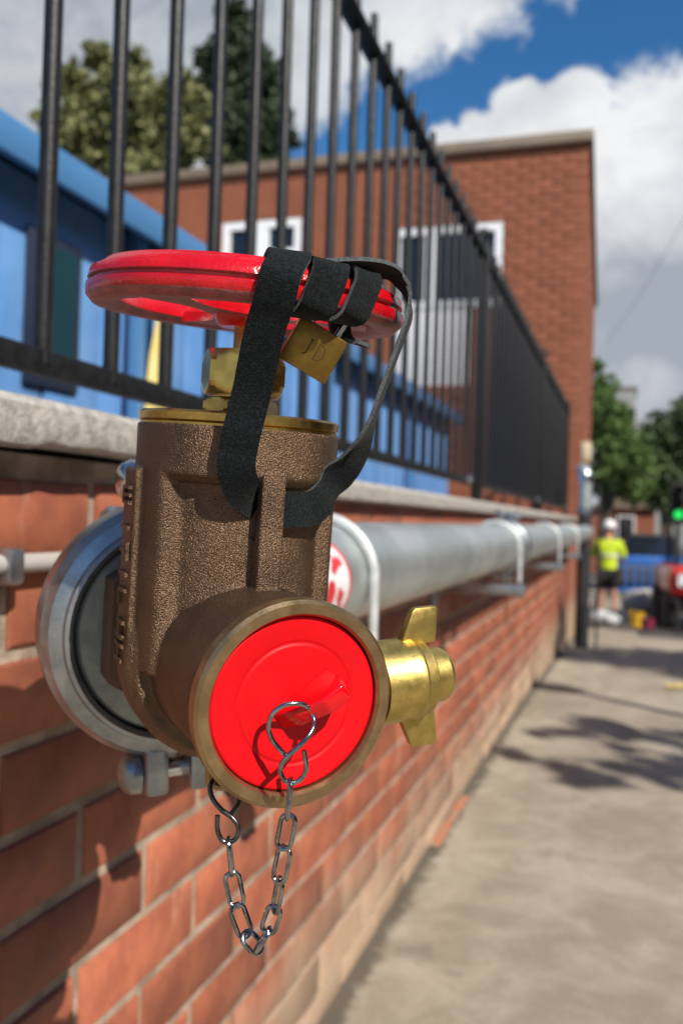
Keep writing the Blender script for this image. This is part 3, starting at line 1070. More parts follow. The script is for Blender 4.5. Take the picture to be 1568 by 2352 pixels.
tree('street_tree', 'dark leafy tree above the green traffic light', 'tree', base, bl[0][2], 0.18, bl, 0.085, 16000, M['leaf_mid'], seed=11)

# unseen kerbside trees and posts, added to cast shadows on pavement and road
base = Vector((4.45, 0.62, 0))
rr_ = random.Random(4)
bl = [(-1.0 + 1.9 * i_ / 11, .10 - .22 * i_ / 11 + rr_.uniform(-.16, .16), 3.7 + rr_.uniform(-.2, .2), rr_.uniform(.20, .33)) for i_ in range(12)]
tree('shadow_tree', 'unseen young kerbside tree added so its shadow crosses the pavement', 'tree', base, 3.3, 0.085, bl, 0.055, 2200, M['leaf_green'], group=None, seed=21)
base = Vector((6.0, 2.6, 0))
bl = [(rr_.uniform(-1.3, 1.3), rr_.uniform(-.9, 1.5), 4.9 + rr_.uniform(-.7, .9), rr_.uniform(.5, .9)) for _ in range(9)]
tree('shadow_tree', 'unseen fuller kerbside tree added to shade the far end of the pavement', 'tree', base, 4.4, 0.14, bl, 0.075, 5200, M['leaf_green'], group=None, seed=22)
base = Vector((7.0, 10.0, gz(10.0)))
bl = [(rr_.uniform(-2.0, 1.6), rr_.uniform(-2.6, 2.8), 5.6 + rr_.uniform(-.9, 1.2), rr_.uniform(.8, 1.3)) for _ in range(10)]
tree('shadow_tree', 'unseen tallest kerbside tree added to shade the road by the site machine', 'tree', base, 5.2, 0.2, bl, 0.12, 5200, M['leaf_green'], group=None, seed=23)
sg = thing('shadow_sign', 'unseen round sign on a grey post added to shadow the pavement', 'sign', T((2.35, 2.30, 0)))  # unseen disc and post, added for an oval shadow on the pavement
MB().cyl(0.03, 0, 2.3, 16).obj('post', M['galv'], sg)
MB().cyl(0.15, 0, 0.006, 40, T((-0.034, 0, 2.08)) @ RY(-PI / 2)).obj('plate', M['sticker_white'], sg)
lp = thing('shadow_lamp_post', 'unseen slim grey lamp post added to shadow the pavement', 'lamp post', T((4.2, 1.50, 0)))  # unseen post, added for a thin shadow line on the pavement
MB().lathe([(0, 0), (.07, 0), (.07, 1.1), (.042, 1.2), (.036, 4.4), (0, 4.4)], 20).obj('column', M['galv'], lp)
MB().bbox((-.10, -.10, 4.40), (.10, .10, 4.56), .03).obj('lamp_head', M['galv'], lp)
ter = thing('added_terrace', 'unseen brick terrace of houses added along the far side of the road', 'building', T((9.5, 0, 0)))  # unseen row, added to block low sky light from across the road
m_ = MB()
m_.box((0, -26, -2), (7, 45, 5.6))
m_.obj('wall', M['far_brick'], ter, smooth=None)
m_ = MB().add([(-.3, -26, 5.6), (7.3, -26, 5.6), (7.3, 45, 5.6), (-.3, 45, 5.6), (3.5, -26, 7.6), (3.5, 45, 7.6)], [(0, 1, 4), (2, 3, 5), (0, 4, 5, 3), (1, 2, 5, 4), (0, 3, 2, 1)])
m_.obj('roof', M['navy'], ter, smooth=None)
wm = MB().box((-0.05, 0, 0), (-0.005, 1.1, 1.4)).mesh('window', M['white_paint'], None)
pm = MB().box((-0.06, .08, .08), (-0.052, 1.02, 1.32)).mesh('pane', M['glass'], None)
for i in range(16):
    for z_ in (1.0, 3.7):
        o = link('window', wm, ter, T((0, -24 + i * 4.2, z_)))
        link('pane', pm, o)

# ------------------------------------------------------------------ far buildings
def place(px, py, d):
    p = at(px, py, d)
    return Vector((p.x, p.y, gz(p.y)))

p = place(1428, 1000, 70)
twr = thing('tower_block', 'plain grey tower block far beyond the street trees', 'building', T(p))
zt = at(1428, 895, 70).z - p.z
m_ = MB().box((-1.4, 0, 0), (1.0, 5, zt))
m_.obj('wall', M['grey_block'], twr, smooth=None)
m_ = MB().box((-1.5, -.1, zt), (1.1, 5.1, zt + .25))
m_.obj('roof', M['brown_trim'], twr, smooth=None)
p = place(1500, 1000, 80)
blk = thing('concrete_block', 'pale grey many windowed block behind the dark leafy tree', 'building', T(p))
zt = at(1500, 965, 80).z - p.z
m_ = MB().box((-2.3, 0, 0), (6, 6, zt))
m_.obj('wall', M['grey_block'], blk, smooth=None)
wm = MB().box((0, -0.04, 0), (0.45, -0.005, 0.7)).mesh('window', M['glass'], None)
for i in range(9):
    for j in range(3):
        link('window', wm, blk, T((-2.0 + i * 0.85, 0, zt - 1.3 - j * 1.4)))
p = place(1425, 1250, 30)
hs_ = thing('brick_house', 'dark red brick house front below the street trees', 'building', T(p))
zt = at(1425, 1168, 30).z - p.z
m_ = MB()
m_.box((-1.0, 0, 0), (1.1, 4, zt))
m_.obj('wall', M['far_brick'], hs_, smooth=None)
m_ = MB().add([(-1.15, -.2, zt), (1.25, -.2, zt), (1.25, 4.2, zt), (-1.15, 4.2, zt), (0.05, -.2, zt + .7), (.05, 4.2, zt + .7)],
              [(0, 1, 4), (2, 3, 5), (0, 4, 5, 3), (1, 2, 5, 4), (0, 3, 2, 1)])
m_.obj('roof', M['brown_trim'], hs_, smooth=None)
m_ = MB().box((-.15, -.06, .9), (.45, -0.005, zt - .25))
wf = m_.obj('window', M['white_paint'], hs_, smooth=None)
m_ = MB().box((-.1, -.07, .95), (.4, -.062, zt - .3))
m_.obj('pane', M['glass'], wf, smooth=None)

# ------------------------------------------------------------------ galvanised pipe run along the wall
PX, PZ, PR = 0.150, 0.777, 0.0571
NV = Vector((math.sin(R(45)), -math.cos(R(45)), 0))
RING = Vector((0.2184, 0.4337, 0.7747))
PEND = 6.95
pipe = thing('galvanised_pipe', 'long galvanised steel pipe running along the brick wall', 'pipe', T((PX, 0, 0)))
m_ = MB()
m_.lathe([(PR, 0.56), (PR, PEND)], 48, T((0, 0, PZ)) @ RX(-PI / 2))
m_.obj('pipe_body', M['galv_pipe'], pipe)
bend = Vector((0, 0.4955, PZ))
bp = [bend + Vector((0, 0.07, 0)), bend + Vector((0, 0.045, 0)), bend + Vector((0.004, 0.018, 0)), bend + Vector((0.016, -0.014, 0)), bend + NV * 0.05, bend + NV * 0.085]
m_ = MB().tube(spline(bp, 5), PR + 0.002, 40)
m_.obj('elbow', M['galv'], pipe)
# round warning sticker following the pipe's curve, red rays on white
st = MB()
SC, SR, NR, NA = Vector((0, 0.742, 0)), 0.060, 9, 60
TH0 = R(-9)
def on_pipe(u, v, lift):
    th = TH0 + v / PR
    rr_ = PR + lift
    return Vector((math.cos(th) * rr_, SC.y + u, PZ + math.sin(th) * rr_))
grid = []
for i in range(NR + 1):
    for k in range(NA):
        a = 2 * PI * k / NA
        q = SR * i / NR
        grid.append(on_pipe(q * math.cos(a), q * math.sin(a), 0.0006))
ff, mm = [], []
for i in range(NR):
    for k in range(NA):
        k2 = (k + 1) % NA
        red = i == NR - 1 or (3 <= i <= 6 and (k + i) % 12 < (5 if i < 6 else 3)) or (i < 2)
        ff.append((i * NA + k, i * NA + k2, (i + 1) * NA + k2, (i + 1) * NA + k))
        mm.append(1 if red else 0)
st.add(grid, ff)
st.m = mm
st.obj('sticker', [M['sticker_white'], M['sticker_red']], pipe)


def clamp(y, label):
    root = thing('pipe_clamp', label, 'pipe clamp', T((0, y, 0)), 'clamps holding the galvanised pipe to the wall')
    pts = [Vector((PX - PR - .006, 0, PZ - PR - 0.055))]
    for k in range(19):
        a = PI - k * PI / 18
        pts.append(Vector((PX + math.cos(a) * (PR + .006), 0, PZ + math.sin(a) * (PR + .006))))
    pts.append(Vector((PX + PR + .006, 0, PZ - PR - 0.055)))
    MB().tube(spline(pts, 2), 0.0055, 12).obj('u_bolt', M['zinc_dull'], root)
    z0 = PZ - PR - 0.034
    m__ = MB()
    m__.bbox((0.002, -0.021, z0 - 0.024), (PX + PR + 0.022, 0.021, z0), 0.002)
    m__.obj('bracket_arm', M['galv'], root)
    MB().bbox((-0.0015, -0.03, z0 - 0.09), (0.006, 0.03, z0 + 0.05), 0.001).obj('wall_plate', M['galv'], root)
    nut = MB().lathe([(0, -0.008), (0.0105, -0.008), (0.0105, 0), (0, 0)], 6).mesh('nut', M['bolt'], R(20))
    for sx in (-1, 1):
        link('nut', nut, root, T((PX + sx * (PR + .006), 0, z0 + 0.009)))
        link('nut', nut, root, T((PX + sx * (PR + .006), 0, z0 - 0.0245)))
    return root


for y, lb in ((0.862, 'galvanised u-bolt clamp and bracket just behind the bronze valve'),
              (2.13, 'second pipe clamp, with a bulky coupling right beside it'),
              (3.40, 'third pipe clamp along the wall'),
              (4.66, 'farthest pipe clamp, toward the dark riser pipe')):
    clamp(y, lb)

COUP_PROF = [(0.0570, -0.0215), (0.0595, -0.0235), (0.0615, -0.0230), (0.0625, -0.0200), (0.0690, -0.0170), (0.0712, -0.0125), (0.0725, -0.0110), (0.0725, 0.0110), (0.0712, 0.0125), (0.0690, 0.0170), (0.0625, 0.0200), (0.0615, 0.0230), (0.0595, 0.0235), (0.0570, 0.0215), (0.0570, -0.0215)]


def coupling(mtx, label, n=72):
    """grooved coupling: two housing halves, bolted through ears; local Y is the pipe axis"""
    root = thing('pipe_coupling', label, 'pipe coupling', mtx, 'grooved couplings on the galvanised pipe')
    for s in (-1, 1):
        m__ = MB()
        vs, fs = [], []
        nh = n // 2
        P_ = COUP_PROF[:-1]
        for i in range(nh + 1):
            a = -PI / 2 + PI * i / nh
            dx = s * 0.0012
            vs += [(s * r_ * math.cos(a) + dx, y_, r_ * math.sin(a)) for r_, y_ in P_]
        k_ = len(P_)
        for i in range(nh):
            for k in range(k_):
                k2 = (k + 1) % k_
                fs.append((i * k_ + k, i * k_ + k2, (i + 1) * k_ + k2, (i + 1) * k_ + k))
        fs += [tuple(range(k_)), tuple(nh * k_ + k for k in range(k_))]
        m__.add(vs, fs)
        for z_ in (-1, 1):
            lo, hi = sorted((s * 0.006, s * 0.019))
            a, b = sorted((z_ * 0.064, z_ * 0.093))
            m__.bbox((lo, -0.018, a), (hi, 0.018, b), 0.003)
        m__.obj('housing_half', M['galv'], root, R(22))
    for z_ in (-1, 1):
        zz = z_ * 0.083
        m__ = MB().rod((-0.026, 0, zz), (0.036, 0, zz), 0.0055, None, 14)
        bo = m__.obj('bolt', M['bolt'], root)
        m__ = MB().lathe([(0, -0.0315), (0.006, -0.031), (0.0100, -0.0285), (0.0122, -0.0245), (0.0122, -0.0195), (0, -0.0195)], 24, T((0, 0, zz)) @ RY(PI / 2))
        m__.obj('bolt_head', M['bolt'] if z_ > 0 else M['galv'], bo)  # lower head gets darker steel in place of the valve's shade
        m__ = MB().lathe([(0, 0.0195), (0.0115, 0.0195), (0.0115, 0.031), (0, 0.031)], 6, T((0, 0, zz)) @ RY(PI / 2))
        m__.obj('nut', M['bolt'], bo, R(20))
    return root


coupling(T((PX, 0.580, PZ)) @ RY(R(-40)), 'coupling behind the valve where the elbow meets the straight pipe', 64)
coupling(T((PX, 2.29, PZ)) @ RY(R(4)), 'coupling farther along the pipe beside the second clamp', 48)

# dark riser at the end of the pipe
pr = thing('riser_pipe', 'dark upright riser pipe at the far end of the galvanised pipe', 'pipe', T((0.13, 7.05, gz(7.05))))
hz = 1.20 - gz(7.05)
MB().cyl(0.055, 0, hz - 0.25, 24).obj('lower_pipe', M['dark_post'], pr)
MB().tube(spline([(0, 0, hz - .25), (0, 0, hz - .02), (-.01, .02, hz + .06), (-.04, .06, hz + .09)], 4), 0.05, 20).obj('upper_pipe', M['galv_pipe'], pr)
MB().cyl(0.068, hz - .28, hz - .22, 24, None, 0, .008).obj('flange', M['galv'], pr)
MB().cyl(0.066, hz - .02, hz + .04, 24, None, 0, .01).obj('top_coupling', M['bolt'], pr)
MB().tube([(0.11, .05, 0), (0.11, .05, hz - .1), (0.10, .05, hz - .04)], 0.011, 14).obj('side_pipe', M['dark_post'], pr)
pj = at(1345, 1038, 7.9)
jb = thing('junction_box', 'small cream box on the building corner above the riser', 'box', T(pj))
MB().bbox((-.045, -.03, -.09), (.045, .03, .09), .008).obj('case', M['cream'], jb)
MB().bbox((-.035, -.036, -.07), (.035, -.0305, .07), .004).obj('lid', M['cream'], jb)

# conduit clipped to the wall on the left
cdt = thing('conduit', 'pale grey cable conduit clipped to the brick at the left', 'conduit', T((0, 0, 0)))
zc_ = 0.84 - 0.0445
MB().tube([(0.011, 0.2, zc_), (0.011, 0.4, zc_), (0.011, 0.60, zc_), (0.011, 0.75, zc_ + .002), (.011, 1.2, zc_ + .002)], 0.0078, 16).obj('tube', M['conduit'], cdt)
MB().bbox((0.0, 0.532, zc_ - .016), (0.022, 0.550, zc_ + .013), .004).obj('clip', M['galv'], cdt)

# ------------------------------------------------------------------ near coupling, valve frame
PIT, RLL = R(4.5), R(0.3)
MR = RZ(R(45)) @ RX(PIT) @ RY(RLL)
NDIR = (MR @ Vector((0, -1, 0, 0))).to_3d()
cp = coupling(T(RING) @ RZ(R(45)) @ RX(R(2.5)) @ RY(R(-2.5)), 'large coupling joining the bronze valve to the pipe elbow', 96)
m_ = MB()
YC = -0.0205
m_.lathe([(0, 0.02), (0.0568, 0.02), (0.0568, YC + .003), (0.0548, YC), (0, YC)], 80, RX(-PI / 2))
ecap = m_.obj('end_disc', M['endcap'], cp)
# cast letters around the disc's left edge
tc_ = bpy.data.curves.new('raised_text', 'FONT')
def text_mesh(body, size, depth):
    cu = bpy.data.curves.new('raised_letter', 'FONT')
    cu.body = body
    cu.size = size
    cu.extrude = depth
    cu.align_x = 'CENTER'
    ob = bpy.data.objects.new('raised_letter', cu)
    COL.objects.link(ob)
    dg = bpy.context.evaluated_depsgraph_get()
    me = bpy.data.meshes.new_from_object(ob.evaluated_get(dg))
    bpy.data.objects.remove(ob)
    return me
bpy.data.curves.remove(tc_)
for k, ch in enumerate('MADE'):
    me = text_mesh(ch, 0.0085, 0.0004)
    me.materials.clear()
    me.materials.append(M['endcap'])
    a = R(196) - k * R(11.5)
    o = link('raised_letter', me, ecap, T((math.cos(a) * 0.0405, YC, math.sin(a) * 0.0405)) @ RX(PI / 2) @ RZ(a - PI / 2))

BC = RING + Vector((math.sin(R(45)), -math.cos(R(45)), 0)) * 0.0960
BC.z = 0.7742
valve = thing('gate_valve', 'bronze gate valve with red handwheel mounted on the pipe end', 'valve', T(BC) @ MR)

# body: solids fused by a voxel remesh so that they meet in cast fillets
b_ = MB()
rr_full, rr_rec = 0.0464, 0.0392
poly = []
for k in range(120):
    ph = 2 * PI * k / 120
    a = abs((math.degrees(ph) + 180) % 360 - 180)           # angle from the front
    def ss(x): x = max(0, min(1, x)); return x * x * (3 - 2 * x)
    rr_ = rr_rec + (rr_full - rr_rec) * ss((a - 53) / 9.0)
    poly.append((math.sin(ph) * rr_, -math.cos(ph) * rr_))
b_.prism(poly, -0.004, 0.090)
b_.lathe([(0, 0.0815), (0.0425, 0.081), (0.0462, 0.0845), (0.0464, 0.1055), (0, 0.1055)], 96)
b_.lathe([(0, -0.013), (0.0452, -0.013), (0.0493, -0.008), (0.0493, 0.009), (0.0452, 0.014), (0, 0.014)], 96, RX(-PI / 2))   # gate chamber
b_.lathe([(0, -0.0815), (0.0376, -0.0815), (0.0380, -0.05), (0.0392, -0.01), (0.0392, 0.0), (0, 0.0)], 96, RX(-PI / 2))          # outlet barrel
b_.lathe([(0, 0.0), (0.042, 0.0), (0.040, 0.03), (0.038, 0.055), (0, 0.055)], 64, RX(-PI / 2))                                # inlet neck
b_.box((-0.0488, -0.0075, 0.0), (-0.030, 0.014, 0.085))                                                                      # side strip
b_.box((0.030, -0.0075, 0.0), (0.0478, 0.014, 0.085))
b_.box((-0.0054, -0.0492, 0.030), (0.0054, -0.0428, 0.086))                                                                  # front rib, bridging
b_.box((-0.0054, -0.0486, 0.026), (0.0054, -0.030, 0.0580))
STUB = Matrix(((math.cos(R(4.5)), 0, -math.sin(R(4.5)), 0), (0, 1, 0, 0), (math.sin(R(4.5)), 0, math.cos(R(4.5)), 0), (0, 0, 0, 1)))
ST0 = T((0, -0.0665, -0.0030)) @ STUB @ RY(PI / 2)                 # local Z runs out along the drain stub
b_.lathe([(0, 0.0), (0.0165, 0.0), (0.0165, 0.0445), (0, 0.0445)], 48, ST0)
tmp = link('tmp', b_.mesh('body', M['bronze'], None))
md = tmp.modifiers.new('r', 'REMESH')
md.mode = 'VOXEL'
md.voxel_size = 0.00085
sm = tmp.modifiers.new('s', 'SMOOTH')
sm.factor = 0.5
sm.iterations = 5
dg = bpy.context.evaluated_depsgraph_get()
me = bpy.data.meshes.new_from_object(tmp.evaluated_get(dg))
bpy.data.objects.remove(tmp)
me.materials.clear()
me.materials.append(M['bronze'])
me.polygons.foreach_set('use_smooth', [True] * len(me.polygons))
body = link('body', me, valve)

# hexagon on the inlet
m_ = MB()
hexp = [(0.0513 * math.cos(R(30 + 60 * k)), 0.0513 * math.sin(R(30 + 60 * k))) for k in range(6)]
m_.prism(hexp, 0.046, 0.0690, RX(-PI / 2) @ T((0, 0, 0)))
m_.obj('inlet_hexagon', M['bronze'], valve, R(20))

# raised cast characters down the left strip
m_ = MB()
xs_ = -0.0488
def bump_box(y0, y1, z0, z1):
    m_.box((xs_ - 0.0017, y0, z0), (xs_ + 0.0006, y1, z1))
zz = 0.0770
for kind in ('E', 'gap', 'I', 'T', 'I', 'L', 'gap', 'H', 'A'):
    hgt = 0.0105 if kind != 'gap' else 0.004
    z1_, z0_ = zz, zz - hgt + 0.0022
    if kind == 'E':
        for q in (0, .5, 1):
            bump_box(-0.004, 0.009, z0_ + (z1_ - z0_ - .0016) * q, z0_ + (z1_ - z0_ - .0016) * q + .0016)
        bump_box(0.007, 0.009, z0_, z1_)
    elif kind == 'I':
        bump_box(-0.004, 0.009, (z0_ + z1_) / 2 - .0009, (z0_ + z1_) / 2 + .0009)
    elif kind == 'T':
        bump_box(-0.004, 0.009, (z0_ + z1_) / 2 - .0009, (z0_ + z1_) / 2 + .0009)
        bump_box(-0.004, -0.002, z0_, z1_)
    elif kind == 'L':
        bump_box(-0.004, 0.009, z1_ - .0018, z1_)
        bump_box(0.007, 0.009, z0_, z1_)
    elif kind in 'HA':
        bump_box(-0.004, 0.009, z1_ - .0018, z1_)
        bump_box(-0.004, 0.009, z0_, z0_ + .0018)
        bump_box(0.0015, 0.0033, z0_, z1_)
    zz -= hgt
m_.obj('raised_characters', M['bronze'], valve, R(20))

# brass outlet ring
m_ = MB()
m_.lathe([(0.0346, -0.0735), (0.0346, -0.0860), (0.0356, -0.0875), (0.0394, -0.0875), (0.0408, -0.0860), (0.0408, -0.0800), (0.0394, -0.0780), (0.0380, -0.0780), (0.0380, -0.0735)], 96, RX(-PI / 2), 0, True)
m_.obj('outlet_ring', M['bronze_fine'], valve, R(30))

# bonnet plate, nuts, stem
MB().lathe([(0, 0.1050), (0.0455, 0.1050), (0.0455, 0.1064), (0.0446, 0.1067), (0.0459, 0.1074), (0.0461, 0.1106), (0.0448, 0.1116), (0, 0.1116)], 96).obj('bonnet_plate', M['brass'], valve, R(30))


def hexnut(r_, z0, z1, ch, name, mt, rot=0.0):
    """hexagon with chamfered corners: a hexagonal prism intersected with a double cone"""
    bm = bmesh.new()
    n_ = 48
    levels = [z0, z0 + ch * .25, z0 + ch * .6, z0 + ch, (z0 + z1) / 2, z1 - ch, z1 - ch * .6, z1 - ch * .25, z1]
    af = r_ * math.cos(PI / 6)
    ringv = []
    for z in levels:
        e = min(z - z0, z1 - z)
        cone = af * 0.985 + (e / ch) * (r_ - af * .985) if e < ch else r_
        ring = []
        for k in range(n_):
            a = 2 * PI * k / n_
            hx = af / math.cos(((a + PI / 6) % (PI / 3)) - PI / 6)
            q = min(hx, cone)
            ring.append(bm.verts.new((q * math.cos(a + rot), q * math.sin(a + rot), z)))
        ringv.append(ring)
    for a, b in zip(ringv, ringv[1:]):
        for k in range(n_):
            bm.faces.new((a[k], a[(k + 1) % n_], b[(k + 1) % n_], b[k]))
    bm.faces.new(list(reversed(ringv[0])))
    bm.faces.new(ringv[-1])
    m__ = MB()
    m__.frombm(bm)
    return m__.obj(name, mt, valve, R(18))


MB().cyl(0.0140, 0.111, 0.130, 40).obj('bonnet_neck', M['brass'], valve)
hexnut(0.0176, 0.1120, 0.1198, 0.0022, 'lower_nut', M['brass'], R(20))
hexnut(0.0202, 0.1208, 0.1412, 0.0056, 'gland_nut', M['brass'], R(-6))
MB().cyl(0.0054, 0.140, 0.168, 28).obj('stem', M['copper'], valve)

# handwheel: rim, spokes, hub
WZ = 0.1600
wm_ = MB()
NW = 128
prof = []
RO, RI, HB, HT = 0.0722, 0.0570, -0.0035, 0.0138
WT = RX(R(2.8))
prof = [(RI + .003, HB), (RI, HB + .003), (RI + .0005, .0035), (RI + .0015, .0045), (RI + .003, HT - .004), (RI + .007, HT - .0005), ((RI + RO) / 2, HT + .0006),
        (RO - .006, HT - .0010), (RO - .0016, HT - .0035), (RO - .0008, .0066), (RO - .0026, .0058), (RO - .0026, .0048), (RO - .0002, .0040), (RO, .0026), (RO - .0003, HB + .003), (RO - .003, HB)]
wm_.lathe(prof, NW, None, 0, True)
top_rim = wm_
sp = MB()
for ang in (213, 333, 93):
    mt_ = RZ(R(ang))
    pts = [(0.010, 0.0115), (0.030, 0.0080), (0.0555, 0.0110)]
    sec = []
    for i in range(9):
        x = 0.009 + (0.0555 - 0.009) * i / 8
        wd = 0.0068 + 0.007 * abs(x - 0.032) / 0.024 * (abs(x - .032) / .024)
        wd = min(wd, 0.0130)
        sec.append([(x, -wd, HB + .0008), (x, wd, HB + .0008), (x, wd * .9, .0022), (x, wd * .45, .0050), (x, -wd * .45, .0050), (x, -wd * .9, .0022)])
    vs = [v for s_ in sec for v in s_]
    fs = []
    for i in range(8):
        for k in range(6):
            k2 = (k + 1) % 6
            fs.append((i * 6 + k, i * 6 + k2, (i + 1) * 6 + k2, (i + 1) * 6 + k))
    fs += [(5, 4, 3, 2, 1, 0), tuple(48 + k for k in range(6))]
    sp.add(vs, fs, mt_)
wheel_me = wm_
wheel = wheel_me.obj('handwheel', [M['red_paint'], M['red_dull']], valve, R(50), T((0, 0, WZ)) @ WT)
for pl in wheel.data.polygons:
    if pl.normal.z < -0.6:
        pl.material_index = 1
spo = sp.obj('spokes', [M['red_paint'], M['red_dull']], wheel, R(40))
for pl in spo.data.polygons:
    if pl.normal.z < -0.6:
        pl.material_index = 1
hb = MB().lathe([(0.005, HB - .0042), (0.0118, HB - .0042), (0.0135, HB - .0025), (0.0165, HB + .002), (0.016, .007), (0.013, .011), (0.005, .0115)], 40, None, 0, True)
hb.obj('hub', M['red_paint'], wheel, R(40))
hexn = MB().lathe([(0, 0.0105), (0.0085, 0.0105), (0.0085, 0.017), (0, 0.017)], 6)
hexn.obj('top_nut', M['brass'], wheel, R(20))

# drain stub with brass wing cap
dr = MB()
dr.lathe([(0, 0.0425), (0.0150, 0.0425), (0.0178, 0.0430), (0.0180, 0.0445), (0.0178, 0.0580), (0.0182, 0.0590), (0.0182, 0.0610), (0.0172, 0.0625), (0.0168, 0.0670), (0.0150, 0.0685), (0.0122, 0.0690), (0.0120, 0.0770), (0.0108, 0.0790), (0, 0.0790)], 64)
wcap = dr.obj('wing_cap', M['brass_bright'], valve, R(25), ST0)
# in the stub's frame: Z out, X = down, Y = into; wings stand up and down
m_ = MB()
for s in (-1, 1):
    pl = [(0.0155, 0.0560), (0.0155, 0.0735), (0.0300, 0.0755), (0.0312, 0.0740), (0.0312, 0.0640), (0.0300, 0.0622)]
    vsb = [(s * x, z) for x, z in pl]
    if s < 0:
        vsb.reverse()
    bm = bmesh.new()
    lo = [bm.verts.new((x, -0.0028 + (abs(x) - .0155) * .06, z)) for x, z in vsb]
    hi = [bm.verts.new((x, 0.0028 - (abs(x) - .0155) * .06, z)) for x, z in vsb]
    bm.faces.new(list(reversed(lo)))
    bm.faces.new(hi)
    for k in range(len(lo)):
        k2 = (k + 1) % len(lo)
        bm.faces.new((lo[k], lo[k2], hi[k2], hi[k]))
    bmesh.ops.recalc_face_normals(bm, faces=list(bm.faces))
    bmesh.ops.bevel(bm, geom=list(bm.edges), offset=0.0007, segments=2, profile=0.5, affect='EDGES')
    w1 = MB()
    w1.frombm(bm)
    w1.obj('wing', M['brass_bright'], wcap, R(30))

# lug under the barrel for the chain
MB().tube(spline([(-0.024, -0.060, -0.028), (-0.024, -0.060, -0.038), (-0.016, -0.060, -0.040), (-0.016, -0.060, -0.030)], 5), 0.0018, 10).obj('chain_eye', M['bronze_fine'], valve)

# ------------------------------------------------------------------ red blank cap in the outlet
cap = thing('blank_cap', 'round red plastic blank cap filling the valve outlet', 'cap', T(BC) @ MR @ T((0, -0.0845, 0)) @ RX(PI / 2))
# local Z points out of the outlet, X right, Y up
rc = 0.0343
MB().lathe([(0, -0.010), (rc, -0.010), (rc, -0.0004), (rc - .0004, 0.0002), (rc - .0012, 0.0004), (rc - .0020, 0.0003), (0.0252, 0.0003), (0.0246, 0.0001), (0.0240, -0.0003), (0.0236, -0.0003), (0.0230, 0.0001), (0.0224, 0.0003), (0.0218, 0.0003), (0.0060, 0.0003), (0, 0.0003)], 96).obj('disc', M['red_plastic'], cap, R(60))
bm = bmesh.new()
fin = [(-0.0135, 0.0002), (0.0145, 0.0002), (0.0150, 0.0120), (0.0122, 0.0165), (0.0030, 0.0160), (-0.0075, 0.0085)]
lo = [bm.verts.new((x, -0.0042, z)) for x, z in fin]
hi = [bm.verts.new((x, 0.0042 - 0.0014 * (z > .005), z)) for x, z in fin]
bm.faces.new(lo)
bm.faces.new(list(reversed(hi)))
for k in range(len(lo)):
    k2 = (k + 1) % len(lo)
    bm.faces.new((lo[k2], lo[k], hi[k], hi[k2]))
bmesh.ops.recalc_face_normals(bm, faces=list(bm.faces))
bmesh.ops.bevel(bm, geom=list(bm.edges), offset=0.0013, segments=3, profile=0.5, affect='EDGES')
fm = MB()
fm.frombm(bm)
FINM = T((0.0035, 0.0015, 0)) @ RZ(R(38))
fm.obj('finger_grip', M['red_gloss'], cap, R(50), FINM)

# ------------------------------------------------------------------ retaining chain with two s-hooks
chain = thing('retaining_chain', 'short steel chain hanging in a loop below the red cap', 'chain', T((0, 0, 0)))
def z7(x, y):       # hook detail view -> photo position
    return (567 + x * 0.147, 1486.5 + y * 0.147)
def z4(x, y):       # chain detail view -> photo position
    return ((600 + x / 3.136) * 0.6914, (2500 + y / 3.136) * 0.6914)
hk = [((620, 1710), 0.3150), ((480, 1560), 0.3145), (((385), 1430), 0.3140), ((335, 1250), 0.3135), ((400, 1040), 0.3135), ((560, 915), 0.3140), ((740, 880), 0.3150), ((890, 900), 0.3165),
      ((1000, 990), 0.3190), ((1045, 1130), 0.3185), ((1020, 1290), 0.3160), ((880, 1480), 0.3135), ((650, 1690), 0.3125), ((525, 1860), 0.3125), ((560, 2040), 0.3125), ((690, 2125), 0.3125), ((850, 2050), 0.3125), ((925, 1900), 0.3125), ((908, 1730), 0.3125), ((890, 1615), 0.3125)]
MB().tube(spline([at(*z7(*p_), d) for p_, d in hk], 7), 0.00098, 12).obj('s_hook', M['chain'], chain)
hk = [((385, 655), 0.3260), ((385, 800), 0.3260), ((425, 905), 0.3260), ((500, 940), 0.3260), ((580, 890), 0.3260), ((602, 780), 0.3260), ((540, 680), 0.3265), ((420, 590), 0.3280), ((330, 470), 0.3300), ((312, 340), 0.3330), ((400, 250), 0.3380), ((540, 330), 0.3380), ((610, 500), 0.3330), ((525, 645), 0.3290)]
MB().tube(spline([at(*z4(*p_), d) for p_, d in hk], 7), 0.00098, 12).obj('s_hook', M['dark_steel'], chain)


def chain_link(p0, p1, edge):
    """one oval link between its two outer ends; edge: turn about its own length"""
    d = (p1 - p0)
    L = d.length
    u = d.normalized()
    view = ((p0 + p1) / 2 - EYE).normalized()
    s = u.cross(view).normalized()
    s = Matrix.Rotation(edge, 3, u) @ s
    wr, hw = 0.00095, 0.0027
    pts = []
    c = (p0 + p1) / 2
    st_ = L / 2 - wr - hw
    for k in range(9):
        a = -PI / 2 + PI * k / 8
        pts.append(c + u * (st_ + math.cos(a) * hw) + s * math.sin(a) * hw)
    for k in range(9):
        a = PI / 2 + PI * k / 8
        pts.append(c + u * (-st_ + math.cos(a) * hw) + s * math.sin(a) * hw)
    m__ = MB().tube(pts, wr, 10, True)
    return m__.obj('link', M['chain'], chain)


